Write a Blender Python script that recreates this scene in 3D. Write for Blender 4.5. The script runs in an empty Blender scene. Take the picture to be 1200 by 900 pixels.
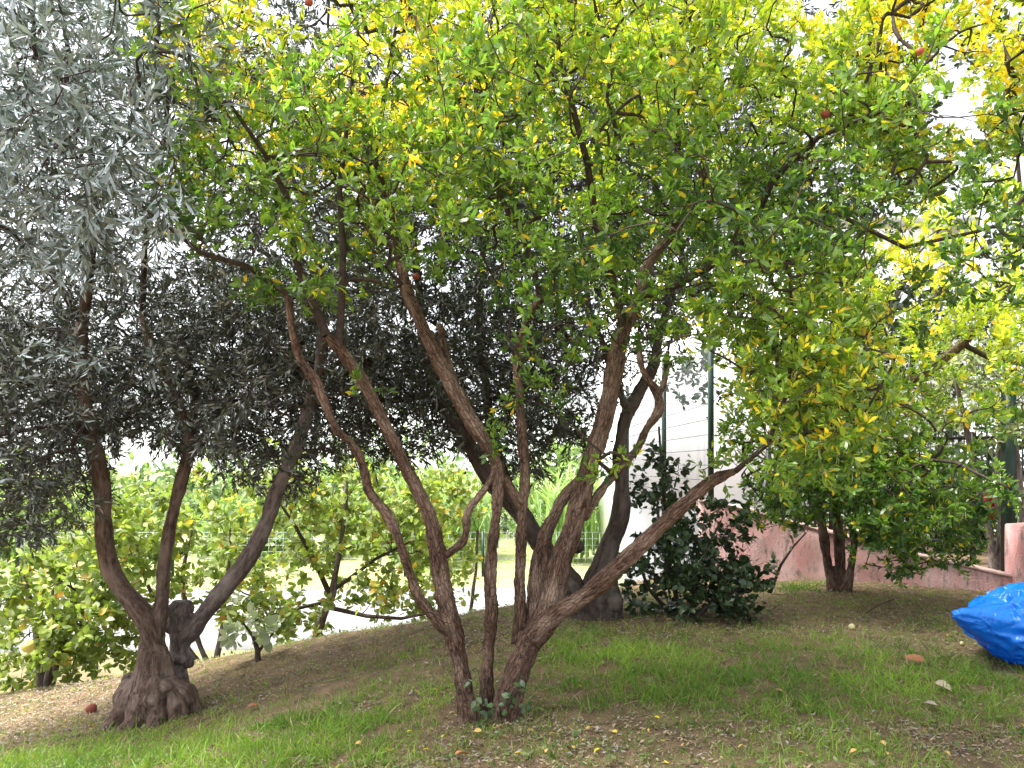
import bpy, bmesh, math, random
import numpy as np
from mathutils import Matrix, Vector, noise as mnoise

random.seed(7)
rng = np.random.default_rng(7)

# ------------------------------------------------------------------ camera, sky, sun, exposure
SC = bpy.context.scene
F_PX, HOR, CAM_H = 906.0, 545.0, 1.5           # focal length and horizon row on a 1200 x 900 frame
cam_d = bpy.data.cameras.new('camera')
cam_d.sensor_width = 36.0
cam_d.lens = F_PX / 1200 * 36.0
cam_d.shift_y = (HOR - 450) / 1200
cam_d.clip_start = 0.05
cam_d.clip_end = 3000
cam = bpy.data.objects.new('camera', cam_d)
SC.collection.objects.link(cam)
cam.location = (0, 0, CAM_H)
cam.rotation_euler = (math.radians(90), 0, 0)
SC.camera = cam

SUN_EL, SUN_AZ = math.radians(62), math.radians(-95)      # azimuth from +Y towards +X
W = bpy.data.worlds.new('World')
SC.world = W
W.use_nodes = True
nt = W.node_tree
nt.nodes.clear()
sky = nt.nodes.new('ShaderNodeTexSky')
sky.sky_type = 'NISHITA'
sky.sun_disc = False
sky.sun_elevation = SUN_EL
sky.sun_rotation = SUN_AZ
sky.dust_density = 4.0
sky.air_density = 1.0
hs = nt.nodes.new('ShaderNodeHueSaturation')
hs.inputs['Saturation'].default_value = 0.22
bg = nt.nodes.new('ShaderNodeBackground')
bg.inputs['Strength'].default_value = 0.13
wo = nt.nodes.new('ShaderNodeOutputWorld')
nt.links.new(sky.outputs[0], hs.inputs['Color'])
nt.links.new(hs.outputs[0], bg.inputs['Color'])
nt.links.new(bg.outputs[0], wo.inputs['Surface'])

sun_d = bpy.data.lights.new('sun', 'SUN')
sun_d.energy = 3.2
sun_d.angle = math.radians(22)
sun_d.color = (1.0, 0.97, 0.92)
sun = bpy.data.objects.new('sun', sun_d)
SC.collection.objects.link(sun)
sdir = Vector((math.sin(SUN_AZ) * math.cos(SUN_EL), math.cos(SUN_AZ) * math.cos(SUN_EL), math.sin(SUN_EL)))
sun.rotation_euler = sdir.to_track_quat('Z', 'Y').to_euler()

SC.view_settings.view_transform = 'Standard'
SC.view_settings.look = 'None'
SC.view_settings.exposure = 2.05
SC.view_settings.gamma = 1.0
SC.cycles.max_bounces = 7
SC.cycles.diffuse_bounces = 4
SC.cycles.transmission_bounces = 5
SC.cycles.glossy_bounces = 2
SC.cycles.transparent_max_bounces = 6
SC.cycles.caustics_reflective = False
SC.cycles.caustics_refractive = False

# ------------------------------------------------------------------ helpers
COL = SC.collection

def P(px, py, Y):
    return np.array([Y * (px - 600) / F_PX, Y, CAM_H + Y * (HOR - py) / F_PX])

def proj(p):
    p = np.atleast_2d(p)
    y = np.maximum(p[:, 1], 0.05)
    return 600 + F_PX * p[:, 0] / y, HOR - F_PX * (p[:, 2] - CAM_H) / y

def unit(v):
    v = np.asarray(v, float)
    return v / np.maximum(np.linalg.norm(v, axis=-1, keepdims=True), 1e-9)

def sstep(a, b, x):
    t = np.clip((x - a) / (b - a), 0, 1)
    return t * t * (3 - 2 * t)

_perm = np.random.default_rng(3).random(1 << 16)

def vnoise(p, f=1.0):
    """smooth value noise in 0..1 on points (n,2) or (n,3)"""
    p = np.asarray(p, float) * f + 1000.0
    if p.shape[1] == 2:
        p = np.c_[p, np.zeros(len(p))]
    i = np.floor(p).astype(np.int64)
    t = p - i
    t = t * t * (3 - 2 * t)
    out = 0
    for dx in (0, 1):
        for dy in (0, 1):
            for dz in (0, 1):
                h = ((i[:, 0] + dx) * 73856093 ^ (i[:, 1] + dy) * 19349663 ^ (i[:, 2] + dz) * 83492791) & 0xffff
                w = (t[:, 0] if dx else 1 - t[:, 0]) * (t[:, 1] if dy else 1 - t[:, 1]) * (t[:, 2] if dz else 1 - t[:, 2])
                out = out + w * _perm[h]
    return out

def fbm(p, f=1.0, o=3):
    s, a, t = 0, 1.0, 0
    for k in range(o):
        s = s + a * vnoise(np.asarray(p) + 17.3 * k, f * 2 ** k)
        t += a
        a *= 0.5
    return s / t

def mesh_arrays(name, verts, faces, col=None, smooth=True, extra=None):
    """faces: (m,3) or (m,4) int array; col: (n,3) per-vertex leaf colour"""
    me = bpy.data.meshes.new(name)
    verts = np.asarray(verts, np.float32)
    faces = np.asarray(faces, np.int32)
    k = faces.shape[1]
    me.vertices.add(len(verts))
    me.vertices.foreach_set('co', verts.ravel())
    me.loops.add(faces.size)
    me.loops.foreach_set('vertex_index', faces.ravel())
    me.polygons.add(len(faces))
    me.polygons.foreach_set('loop_start', np.arange(0, faces.size, k, dtype=np.int32))
    me.polygons.foreach_set('loop_total', np.full(len(faces), k, np.int32))
    me.update(calc_edges=True)
    if smooth:
        me.polygons.foreach_set('use_smooth', np.ones(len(faces), bool))
    if col is not None:
        a = me.attributes.new('tint', 'FLOAT_COLOR', 'POINT')
        a.data.foreach_set('color', np.c_[col, np.ones(len(col))].astype(np.float32).ravel())
    if extra is not None:
        a = me.attributes.new('bark', 'FLOAT_VECTOR', 'POINT')
        a.data.foreach_set('vector', np.asarray(extra, np.float32).ravel())
    return me

def tag(o, label=None, cat=None, group=None, kind=None):
    for k, v in (('label', label), ('category', cat), ('group', group), ('kind', kind)):
        if v:
            o[k] = v
    return o

def obj(name, me, mat=None, parent=None):
    """mesh is in world coordinates; under a parent it is moved back by the parent's place"""
    o = bpy.data.objects.new(name, me)
    if mat and not me.materials:
        me.materials.append(mat)
    COL.objects.link(o)
    if parent:
        o.parent = parent
        o.location = -world_loc(parent)
    return o

def world_loc(o):
    v = Vector(o.location)
    return v + world_loc(o.parent) if o.parent else v

def thing(name, loc, label, cat, group=None):
    o = bpy.data.objects.new(name, None)
    o.location = Vector([float(c) for c in loc])
    o.empty_display_size = 0.2
    COL.objects.link(o)
    return tag(o, label, cat, group)

# ------------------------------------------------------------------ materials
def new_mat(name):
    m = bpy.data.materials.new(name)
    m.use_nodes = True
    t = m.node_tree
    t.nodes.clear()
    out = t.nodes.new('ShaderNodeOutputMaterial')
    return m, t, out

def nd(t, typ, **kw):
    n = t.nodes.new(typ)
    for k, v in kw.items():
        if k in n.inputs:
            n.inputs[k].default_value = v
        else:
            setattr(n, k, v)
    return n

def leaf_mat(name, transl=0.38, rough=0.42, under=None, tboost=1.5, spec=0.45):
    m, t, out = new_mat(name)
    at = nd(t, 'ShaderNodeAttribute', attribute_name='tint')
    ge = nd(t, 'ShaderNodeNewGeometry')
    no = nd(t, 'ShaderNodeTexNoise', Scale=60.0, Detail=3.0)
    t.links.new(ge.outputs['Position'], no.inputs['Vector'])
    mr = nd(t, 'ShaderNodeMapRange')
    mr.inputs['To Min'].default_value = 0.75
    mr.inputs['To Max'].default_value = 1.25
    t.links.new(no.outputs['Fac'], mr.inputs['Value'])
    mul = nd(t, 'ShaderNodeVectorMath', operation='MULTIPLY')
    t.links.new(at.outputs['Color'], mul.inputs[0])
    t.links.new(mr.outputs[0], mul.inputs[1])
    col = mul.outputs[0]
    if under:
        mx = nd(t, 'ShaderNodeMix', data_type='RGBA')
        t.links.new(ge.outputs['Backfacing'], mx.inputs['Factor'])
        t.links.new(col, mx.inputs[6])
        un = nd(t, 'ShaderNodeVectorMath', operation='MULTIPLY')
        un.inputs[1].default_value = under
        t.links.new(mul.outputs[0], un.inputs[0])
        t.links.new(un.outputs[0], mx.inputs[7])
        col = mx.outputs[2]
    pr = nd(t, 'ShaderNodeBsdfPrincipled', Roughness=rough)
    pr.inputs['Specular IOR Level'].default_value = spec
    t.links.new(col, pr.inputs['Base Color'])
    tc = nd(t, 'ShaderNodeVectorMath', operation='MULTIPLY')
    tc.inputs[1].default_value = (tboost, tboost * 1.05, tboost * 0.6)
    t.links.new(mul.outputs[0], tc.inputs[0])
    tr = nd(t, 'ShaderNodeBsdfTranslucent')
    t.links.new(tc.outputs[0], tr.inputs['Color'])
    ms = nd(t, 'ShaderNodeMixShader', Fac=transl)
    t.links.new(pr.outputs[0], ms.inputs[1])
    t.links.new(tr.outputs[0], ms.inputs[2])
    t.links.new(ms.outputs[0], out.inputs['Surface'])
    return m

def bark_mat(name, dark, mid, light, stretch=(1, 1, 1), rough=0.85, bump=0.5, fis=45.0, flake=0.5):
    """bark coordinates: x,y across the limb (m), z along the limb, shortened so the grain runs lengthwise"""
    m, t, out = new_mat(name)
    at = nd(t, 'ShaderNodeAttribute', attribute_name='bark')
    mp = nd(t, 'ShaderNodeMapping')
    mp.inputs['Scale'].default_value = stretch
    t.links.new(at.outputs['Vector'], mp.inputs['Vector'])
    n1 = nd(t, 'ShaderNodeTexNoise', Scale=fis, Detail=5.0, Roughness=0.65)
    n2 = nd(t, 'ShaderNodeTexNoise', Scale=9.0, Detail=4.0, Roughness=0.6)
    n3 = nd(t, 'ShaderNodeTexVoronoi', Scale=fis * 0.8)
    n3.feature = 'DISTANCE_TO_EDGE'
    for n in (n1, n2, n3):
        t.links.new(mp.outputs[0], n.inputs['Vector'])
    r1 = nd(t, 'ShaderNodeValToRGB')
    r1.color_ramp.elements[0].position = 0.36
    r1.color_ramp.elements[0].color = (*dark, 1)
    r1.color_ramp.elements[1].position = 0.66
    r1.color_ramp.elements[1].color = (*mid, 1)
    t.links.new(n1.outputs['Fac'], r1.inputs['Fac'])
    mx = nd(t, 'ShaderNodeMix', data_type='RGBA')
    r2 = nd(t, 'ShaderNodeMapRange')
    r2.inputs['From Min'].default_value = 0.47
    r2.inputs['From Max'].default_value = 0.66
    t.links.new(n2.outputs['Fac'], r2.inputs['Value'])
    t.links.new(r2.outputs[0], mx.inputs['Factor'])
    t.links.new(r1.outputs[0], mx.inputs[6])
    mx.inputs[7].default_value = (*light, 1)
    pr = nd(t, 'ShaderNodeBsdfPrincipled', Roughness=rough)
    pr.inputs['Specular IOR Level'].default_value = 0.2
    t.links.new(mx.outputs[2], pr.inputs['Base Color'])
    ml = nd(t, 'ShaderNodeMath', operation='MULTIPLY_ADD')
    vr = nd(t, 'ShaderNodeMapRange')
    vr.inputs['From Max'].default_value = 0.12
    t.links.new(n3.outputs['Distance'], vr.inputs['Value'])
    t.links.new(vr.outputs[0], ml.inputs[0])
    ml.inputs[1].default_value = flake
    t.links.new(n1.outputs['Fac'], ml.inputs[2])
    bp = nd(t, 'ShaderNodeBump', Strength=bump, Distance=0.012)
    t.links.new(ml.outputs[0], bp.inputs['Height'])
    t.links.new(bp.outputs[0], pr.inputs['Normal'])
    t.links.new(pr.outputs[0], out.inputs['Surface'])
    return m

def plain_mat(name, c1, c2, scale=4.0, rough=0.8, bump=0.2, bscale=40.0, spec=0.3, attr=False):
    m, t, out = new_mat(name)
    tc = nd(t, 'ShaderNodeTexCoord')
    ge = nd(t, 'ShaderNodeNewGeometry')
    n1 = nd(t, 'ShaderNodeTexNoise', Scale=scale, Detail=6.0, Roughness=0.62)
    n2 = nd(t, 'ShaderNodeTexNoise', Scale=bscale, Detail=5.0, Roughness=0.6)
    for n in (n1, n2):
        t.links.new(ge.outputs['Position'], n.inputs['Vector'])
    mx = nd(t, 'ShaderNodeMix', data_type='RGBA')
    mr = nd(t, 'ShaderNodeMapRange')
    mr.inputs['From Min'].default_value = 0.35
    mr.inputs['From Max'].default_value = 0.65
    t.links.new(n1.outputs['Fac'], mr.inputs['Value'])
    t.links.new(mr.outputs[0], mx.inputs['Factor'])
    mx.inputs[6].default_value = (*c1, 1)
    mx.inputs[7].default_value = (*c2, 1)
    c = mx.outputs[2]
    if attr:
        at = nd(t, 'ShaderNodeAttribute', attribute_name='tint')
        mu = nd(t, 'ShaderNodeVectorMath', operation='MULTIPLY')
        t.links.new(c, mu.inputs[0])
        t.links.new(at.outputs['Color'], mu.inputs[1])
        c = mu.outputs[0]
    pr = nd(t, 'ShaderNodeBsdfPrincipled', Roughness=rough)
    pr.inputs['Specular IOR Level'].default_value = spec
    t.links.new(c, pr.inputs['Base Color'])
    bp = nd(t, 'ShaderNodeBump', Strength=bump, Distance=0.02)
    t.links.new(n2.outputs['Fac'], bp.inputs['Height'])
    t.links.new(bp.outputs[0], pr.inputs['Normal'])
    t.links.new(pr.outputs[0], out.inputs['Surface'])
    return m

M = {
    'pom': leaf_mat('pomegranate_leaf', 0.44, 0.30, tboost=1.7, spec=0.75),
    'olive': leaf_mat('olive_leaf', 0.10, 0.5, under=(1.9, 1.9, 1.95), tboost=1.2, spec=0.35),
    'olive_shaded': leaf_mat('shaded_olive_leaf', 0.06, 0.55, under=(1.7, 1.7, 1.75), tboost=1.0, spec=0.25),  # darker copy of the olive leaf, with the crown's shade put into it
    'quince': leaf_mat('quince_leaf', 0.45, 0.5, tboost=1.5),
    'dark': leaf_mat('glossy_leaf', 0.18, 0.32, tboost=1.3, spec=0.5),
    'grass': leaf_mat('grass_blade', 0.35, 0.5, tboost=1.4, spec=0.3),
    'litter': leaf_mat('dry_leaf', 0.12, 0.75, tboost=1.1, spec=0.2),
    'pom_bark': bark_mat('pomegranate_bark', (0.042, 0.026, 0.019), (0.19, 0.115, 0.083), (0.32, 0.23, 0.18), bump=1.0, fis=75, flake=0.8),
    'olive_bark': bark_mat('olive_bark', (0.06, 0.046, 0.042), (0.175, 0.136, 0.126), (0.25, 0.21, 0.20), bump=0.7, fis=50, flake=0.25),
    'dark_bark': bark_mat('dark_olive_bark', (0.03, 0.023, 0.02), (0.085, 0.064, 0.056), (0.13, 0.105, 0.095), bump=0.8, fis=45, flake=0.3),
    'burl': bark_mat('olive_burl_bark', (0.045, 0.028, 0.022), (0.17, 0.115, 0.092), (0.23, 0.17, 0.145), bump=0.8, fis=40, flake=0.2),
    'twig': plain_mat('twig_bark', (0.028, 0.02, 0.016), (0.075, 0.055, 0.044), 30, 0.8, 0.1),
    'twig_dark': plain_mat('dark_twig_bark', (0.035, 0.028, 0.025), (0.075, 0.06, 0.055), 30, 0.8, 0.1),
    'twig_green': plain_mat('green_twig_bark', (0.14, 0.13, 0.06), (0.2, 0.18, 0.1), 30, 0.7, 0.1),
    'soil': plain_mat('soil', (0.85, 0.82, 0.72), (1.7, 1.6, 1.35), 7, 0.95, 0.9, 55, 0.1, attr=True),
    'pink': None,
}

# ------------------------------------------------------------------ terrain
ctrl = [P(565, 842, 4.6), P(520, 742, 6.6), P(690, 722, 7.0), P(300, 782, 6.8), P(180, 842, 6.0), P(0, 828, 7.2),
        P(0, 905, 4.5), P(300, 905, 4.05), P(600, 905, 3.8), P(900, 905, 3.8), P(1200, 905, 3.9), P(1175, 778, 5.7),
        P(985, 694, 8.2), P(820, 722, 7.2), P(1180, 700, 8.0), P(880, 690, 8.9), P(760, 770, 5.6), P(960, 800, 5.2),
        P(420, 800, 5.6), P(200, 870, 5.2), P(1040, 720, 7.2),
        np.array([-8, 7, -1.0]), np.array([-7, 2, -0.6]), np.array([0, 0, 0.0]), np.array([5, 0, 0.05]), np.array([8, 6, 0.15]),
        np.array([-4, 0, -0.2]), np.array([8, 10, 0.3]), np.array([4, 10, 0.25]), np.array([0, 10, 0.1]), np.array([-5, 10, -0.7])]
ctrl = np.array(ctrl)

def _phi(r):
    return np.where(r > 1e-6, r * r * np.log(np.maximum(r, 1e-6)), 0)
_n = len(ctrl)
_K = _phi(np.linalg.norm(ctrl[:, None, :2] - ctrl[None, :, :2], axis=2)) + 0.12 * np.eye(_n)
_Pm = np.c_[np.ones(_n), ctrl[:, :2]]
_A = np.block([[_K, _Pm], [_Pm.T, np.zeros((3, 3))]])
_wv = np.linalg.solve(_A, np.r_[ctrl[:, 2], 0, 0, 0])
VALLEY = -1.6

def H(x, y):
    x = np.atleast_1d(np.asarray(x, float))
    y = np.atleast_1d(np.asarray(y, float))
    xc, yc = np.clip(x, -9, 9), np.clip(y, 0, 10.5)
    z = np.zeros_like(x)
    for s in range(0, len(x), 20000):
        q = slice(s, s + 20000)
        r = np.hypot(xc[q, None] - ctrl[None, :, 0], yc[q, None] - ctrl[None, :, 1])
        z[q] = _phi(r) @ _wv[:_n] + _wv[_n] + _wv[_n + 1] * xc[q] + _wv[_n + 2] * yc[q]
    z = np.clip(z, -1.3, 0.6)
    crest = np.interp(x, [-9, -4.6, -2.3, -0.7, 0.7, 2.0, 9], [7.8, 7.6, 7.5, 7.2, 8.2, 9.8, 11])
    t = np.maximum(y - crest, 0)
    z = z - 0.42 * t * t / (t + 0.4)
    z = VALLEY + np.log1p(np.exp(np.clip((z - VALLEY) * 6, -30, 30))) / 6
    near = (y < 10)
    z = z + 0.03 * (fbm(np.c_[x, y], 1.3, 3) - 0.5) * near + 0.025 * (fbm(np.c_[x, y] + 40, 6, 2) - 0.5) * near
    return z

def ground_at(px, py):
    for Y in np.arange(2.5, 16, 0.02):
        p = P(px, py, Y)
        if p[2] <= H(p[0], p[1])[0]:
            return np.array([p[0], p[1], H(p[0], p[1])[0]])
    return P(px, py, 12)

def axis(lo, hi, step, far):
    a = list(np.arange(lo, hi + 1e-6, step))
    d, v = step, hi
    while v < far:
        d *= 1.25
        v += d
        a.append(v)
    d, v = step, lo
    pre = []
    while v > -far:
        d *= 1.25
        v -= d
        pre.append(v)
    return np.array(pre[::-1] + a)

gx, gy = axis(-6.2, 6.2, 0.1, 900), axis(2.5, 11, 0.1, 900)
GX, GY = np.meshgrid(gx, gy)
gz = H(GX.ravel(), GY.ravel())
gv = np.c_[GX.ravel(), GY.ravel(), gz]
nx_, ny_ = len(gx), len(gy)
ii = (np.arange(ny_ - 1)[:, None] * nx_ + np.arange(nx_ - 1)[None]).ravel()
gf = np.c_[ii, ii + 1, ii + nx_ + 1, ii + nx_]
soil = np.array([0.115, 0.085, 0.062])
dry = np.array([0.20, 0.23, 0.12])
tt = sstep(10, 15, gv[:, 1])[:, None]
tint = soil * (1 - tt) + dry * tt
gm = mesh_arrays('ground', gv, gf, tint)
tag(obj('ground', gm, M['soil']), 'sloping garden ground of brown soil under the grass', 'ground', kind='structure')

# lane in the valley: pale concrete sheet
def strip_sheet(name, y0, y1, z, mat, x0=-60, x1=60, n=60):
    xs = np.linspace(x0, x1, n)
    v, f = [], []
    for i, x in enumerate(xs):
        b = 0.02 * x + 0.3 * math.sin(x * 0.13)
        v += [(x, y0 + b, z), (x, y1 + b, z), (x, y0 + b, z - 0.2), (x, y1 + b, z - 0.2)]
    for i in range(n - 1):
        a, b = 4 * i, 4 * i + 4
        f += [(a, b, b + 1, a + 1), (a + 2, b + 2, b, a), (a + 1, b + 1, b + 3, a + 3)]
    return tag(obj(name, mesh_arrays(name, v, f, smooth=False), mat), kind='structure')
tag(strip_sheet('road', 13.2, 19.0, VALLEY + 0.09, plain_mat('concrete', (0.20, 0.20, 0.205), (0.27, 0.27, 0.27), 1.5, 0.9, 0.3)),
    'pale concrete lane below the garden bank', 'road')

# ------------------------------------------------------------------ leaf and blade templates
def leaf_tpl(w, fold=0.18, droop=0.12, wide=0.5, tipw=0.0, rows=3, twist=0.0):
    """leaf along +Y of length 1, face +Z; returns verts, tris"""
    ts = [0.0] + [(k + 1) / (rows + 1) for k in range(rows)] + [1.0]
    v, f = [], []
    def prof(t):
        a = math.sin(math.pi * t ** (math.log(0.5) / math.log(wide)))
        return w * 0.5 * max(a, 0) ** 0.62
    for k, t in enumerate(ts):
        z = -droop * t * t
        v.append((0, t, z))
    mid = list(range(len(ts)))
    L, R = {}, {}
    for k in range(1, len(ts) - 1):
        t = ts[k]
        h = prof(t)
        for side, D in ((-1, L), (1, R)):
            D[k] = len(v)
            v.append((side * h, t, -droop * t * t + fold * h + side * twist * h * t))
    for D, s in ((L, 1), (R, -1)):
        def tri(a, b, c):
            f.append((a, b, c) if s > 0 else (a, c, b))
        tri(mid[0], mid[1], D[1])
        for k in range(1, len(ts) - 2):
            tri(mid[k], mid[k + 1], D[k])
            tri(D[k], mid[k + 1], D[k + 1])
        tri(mid[-2], mid[-1], D[len(ts) - 2])
    return np.array(v, float), np.array(f, int)

def flip_up(tpl):
    v, f = tpl
    n = np.cross(v[f[:, 1]] - v[f[:, 0]], v[f[:, 2]] - v[f[:, 0]])
    return v, np.where((n[:, 2] < 0)[:, None], f[:, ::-1], f)

def hex_tpl(w, cup, droop):
    v = np.array([(0, 0, 0), (w * .42, .32, cup * .4), (w * .45, .70, cup * .5 - droop * .5), (0, 1, -droop), (-w * .45, .70, cup * .5 - droop * .45), (-w * .42, .32, cup * .3)])
    return flip_up((v, np.array([(0, 1, 5), (1, 2, 5), (2, 4, 5), (2, 3, 4)])))

TPL = {
    'pom': [flip_up(leaf_tpl(0.36, 0.25, 0.15, 0.55, rows=2)), flip_up(leaf_tpl(0.42, 0.1, 0.3, 0.6, rows=2)), flip_up(leaf_tpl(0.30, 0.35, -0.12, 0.5, rows=2, twist=0.3)),
            flip_up(leaf_tpl(0.40, -0.1, 0.2, 0.58, rows=2, twist=-0.3))],
    'olive': [flip_up(leaf_tpl(0.20, 0.1, 0.05, 0.5, rows=1)), flip_up(leaf_tpl(0.23, 0.2, 0.15, 0.55, rows=1)), flip_up(leaf_tpl(0.18, 0.0, -0.1, 0.5, rows=1))],
    'olive_near': [flip_up(leaf_tpl(0.18, 0.2, 0.05, 0.5, rows=3)), flip_up(leaf_tpl(0.21, 0.2, 0.15, 0.55, rows=3)), flip_up(leaf_tpl(0.16, 0.1, -0.1, 0.5, rows=3))],
    'oval': [flip_up(leaf_tpl(0.62, 0.15, 0.2, 0.45, rows=2)), flip_up(leaf_tpl(0.7, 0.25, 0.1, 0.42, rows=2)), flip_up(leaf_tpl(0.55, -0.1, 0.3, 0.5, rows=2, twist=0.3))],
    'oval1': [hex_tpl(0.58, 0.1, 0.15), hex_tpl(0.52, -0.08, 0.2)],
    'pom1': [hex_tpl(0.36, 0.10, 0.10), hex_tpl(0.40, -0.06, 0.22), hex_tpl(0.33, 0.12, -0.10)],
    'pom2': [(np.array([(0, 0, 0), (0.20, 0.55, 0.06), (0, 1, -0.1), (-0.20, 0.5, 0.04)]), np.array([(0, 1, 2), (0, 2, 3)])), (np.array([(0, 0, 0), (0.19, 0.6, -0.05), (0, 1, 0.05), (-0.21, 0.55, 0.06)]), np.array([(0, 1, 3), (1, 2, 3)]))],
    'olive2': [(np.array([(0, 0, 0), (0.125, 0.5, 0.0), (0, 1, -0.08), (-0.125, 0.45, 0.03)]), np.array([(0, 1, 2), (0, 2, 3)])),
               (np.array([(0, 0, 0), (0.14, 0.55, 0.03), (0, 1, 0.06), (-0.13, 0.5, 0.0)]), np.array([(0, 1, 2), (0, 2, 3)]))],
    'needle': [flip_up(leaf_tpl(0.09, 0.0, 0.1, 0.5, rows=1))],
    'litter': [(np.array([(0, 0, 0), (0.22, 0.5, 0.12), (0, 1, -0.1), (-0.22, 0.45, 0.1)]), np.array([(0, 1, 2), (0, 2, 3)])), (np.array([(0, 0, 0.1), (0.17, 0.55, -0.04), (0.06, 1, 0.15), (-0.16, 0.5, 0.02)]), np.array([(0, 1, 2), (0, 2, 3)])),
               (np.array([(0, 0, 0), (0.12, 0.5, 0.02), (0, 1, 0.2), (-0.12, 0.5, 0.1)]), np.array([(0, 1, 3), (1, 2, 3)]))],
}

def frames(d, n):
    y = unit(d)
    z = n - np.sum(n * y, 1, keepdims=True) * y
    bad = np.linalg.norm(z, axis=1) < 1e-3
    z[bad] = np.cross(y[bad], [1.0, 0.3, 0.2])
    z = unit(z)
    x = np.cross(y, z)
    return np.stack([x, y, z], axis=2)          # columns

def scatter_mesh(name, tpls, pos, R, scale, col, which=None):
    """many copies of small templates as one mesh"""
    N = len(pos)
    if which is None:
        which = rng.integers(0, len(tpls), N)
    V, Fc, Cc = [], [], []
    off = 0
    for k, (tv, tf) in enumerate(tpls):
        s = np.where(which == k)[0]
        if len(s) == 0:
            continue
        v = np.einsum('nij,kj->nki', R[s] * scale[s][:, None, None], tv) + pos[s][:, None, :]
        V.append(v.reshape(-1, 3))
        f = tf[None] + (off + np.arange(len(s)) * len(tv))[:, None, None]
        Fc.append(f.reshape(-1, 3))
        Cc.append(np.repeat(col[s], len(tv), axis=0))
        off += len(s) * len(tv)
    return mesh_arrays(name, np.concatenate(V), np.concatenate(Fc), np.concatenate(Cc))

# ------------------------------------------------------------------ tubes, trunks, branches
def catmull(pts, n_per=None, step=0.03):
    pts = np.asarray(pts, float)          # columns x y z r
    q = np.vstack([2 * pts[0] - pts[1], pts, 2 * pts[-1] - pts[-2]])
    out = []
    for i in range(1, len(q) - 2):
        L = np.linalg.norm(q[i + 1][:3] - q[i][:3])
        n = max(2, int(L / step))
        for k in range(n):
            t = k / n
            a, b, c, d = q[i - 1], q[i], q[i + 1], q[i + 2]
            out.append(0.5 * (2 * b + (c - a) * t + (2 * a - 5 * b + 4 * c - d) * t * t + (3 * b - a - 3 * c + d) * t ** 3))
    out.append(q[-2])
    out = np.array(out)
    out[:, 3] = np.maximum(out[:, 3], 0.001)
    return out

def tube_arrays(path, sides):
    """path (n,4); returns verts, quads and bark coords"""
    p, r = path[:, :3], path[:, 3]
    n = len(p)
    tg = unit(np.gradient(p, axis=0))
    ref = np.array([0.31, 0.95, 0.05]) if abs(tg[0] @ np.array([0.31, 0.95, 0.05])) < 0.9 else np.array([1.0, 0, 0])
    u = np.zeros((n, 3))
    a = ref - (ref @ tg[0]) * tg[0]
    for i in range(n):
        a = a - (a @ tg[i]) * tg[i]
        a = a / max(np.linalg.norm(a), 1e-9)
        u[i] = a
    w = np.cross(tg, u)
    th = np.arange(sides) / sides * 2 * math.pi
    ring = u[:, None] * np.cos(th)[None, :, None] + w[:, None] * np.sin(th)[None, :, None]
    v = (p[:, None] + ring * r[:, None, None]).reshape(-1, 3)
    s = np.r_[0, np.cumsum(np.linalg.norm(np.diff(p, axis=0), axis=1))]
    bk = np.stack([np.cos(th)[None] * r[:, None], np.sin(th)[None] * r[:, None], np.repeat(s[:, None] * 0.3, sides, 1)], 2).reshape(-1, 3)
    i, k = np.meshgrid(np.arange(n - 1), np.arange(sides), indexing='ij')
    k2 = (k + 1) % sides
    f = np.stack([i * sides + k, i * sides + k2, (i + 1) * sides + k2, (i + 1) * sides + k], 2).reshape(-1, 4)
    return v, f, bk, (p, tg, u, w, s)

def px_path(pts, wob=0.80):
    """[(px, py, Y, width in px)] -> world x y z r"""
    out = []
    for px, py, Y, w in pts:
        p = P(px, py, Y)
        out.append([*p, 0.5 * w * wob * Y / F_PX])
    return np.array(out)

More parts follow.
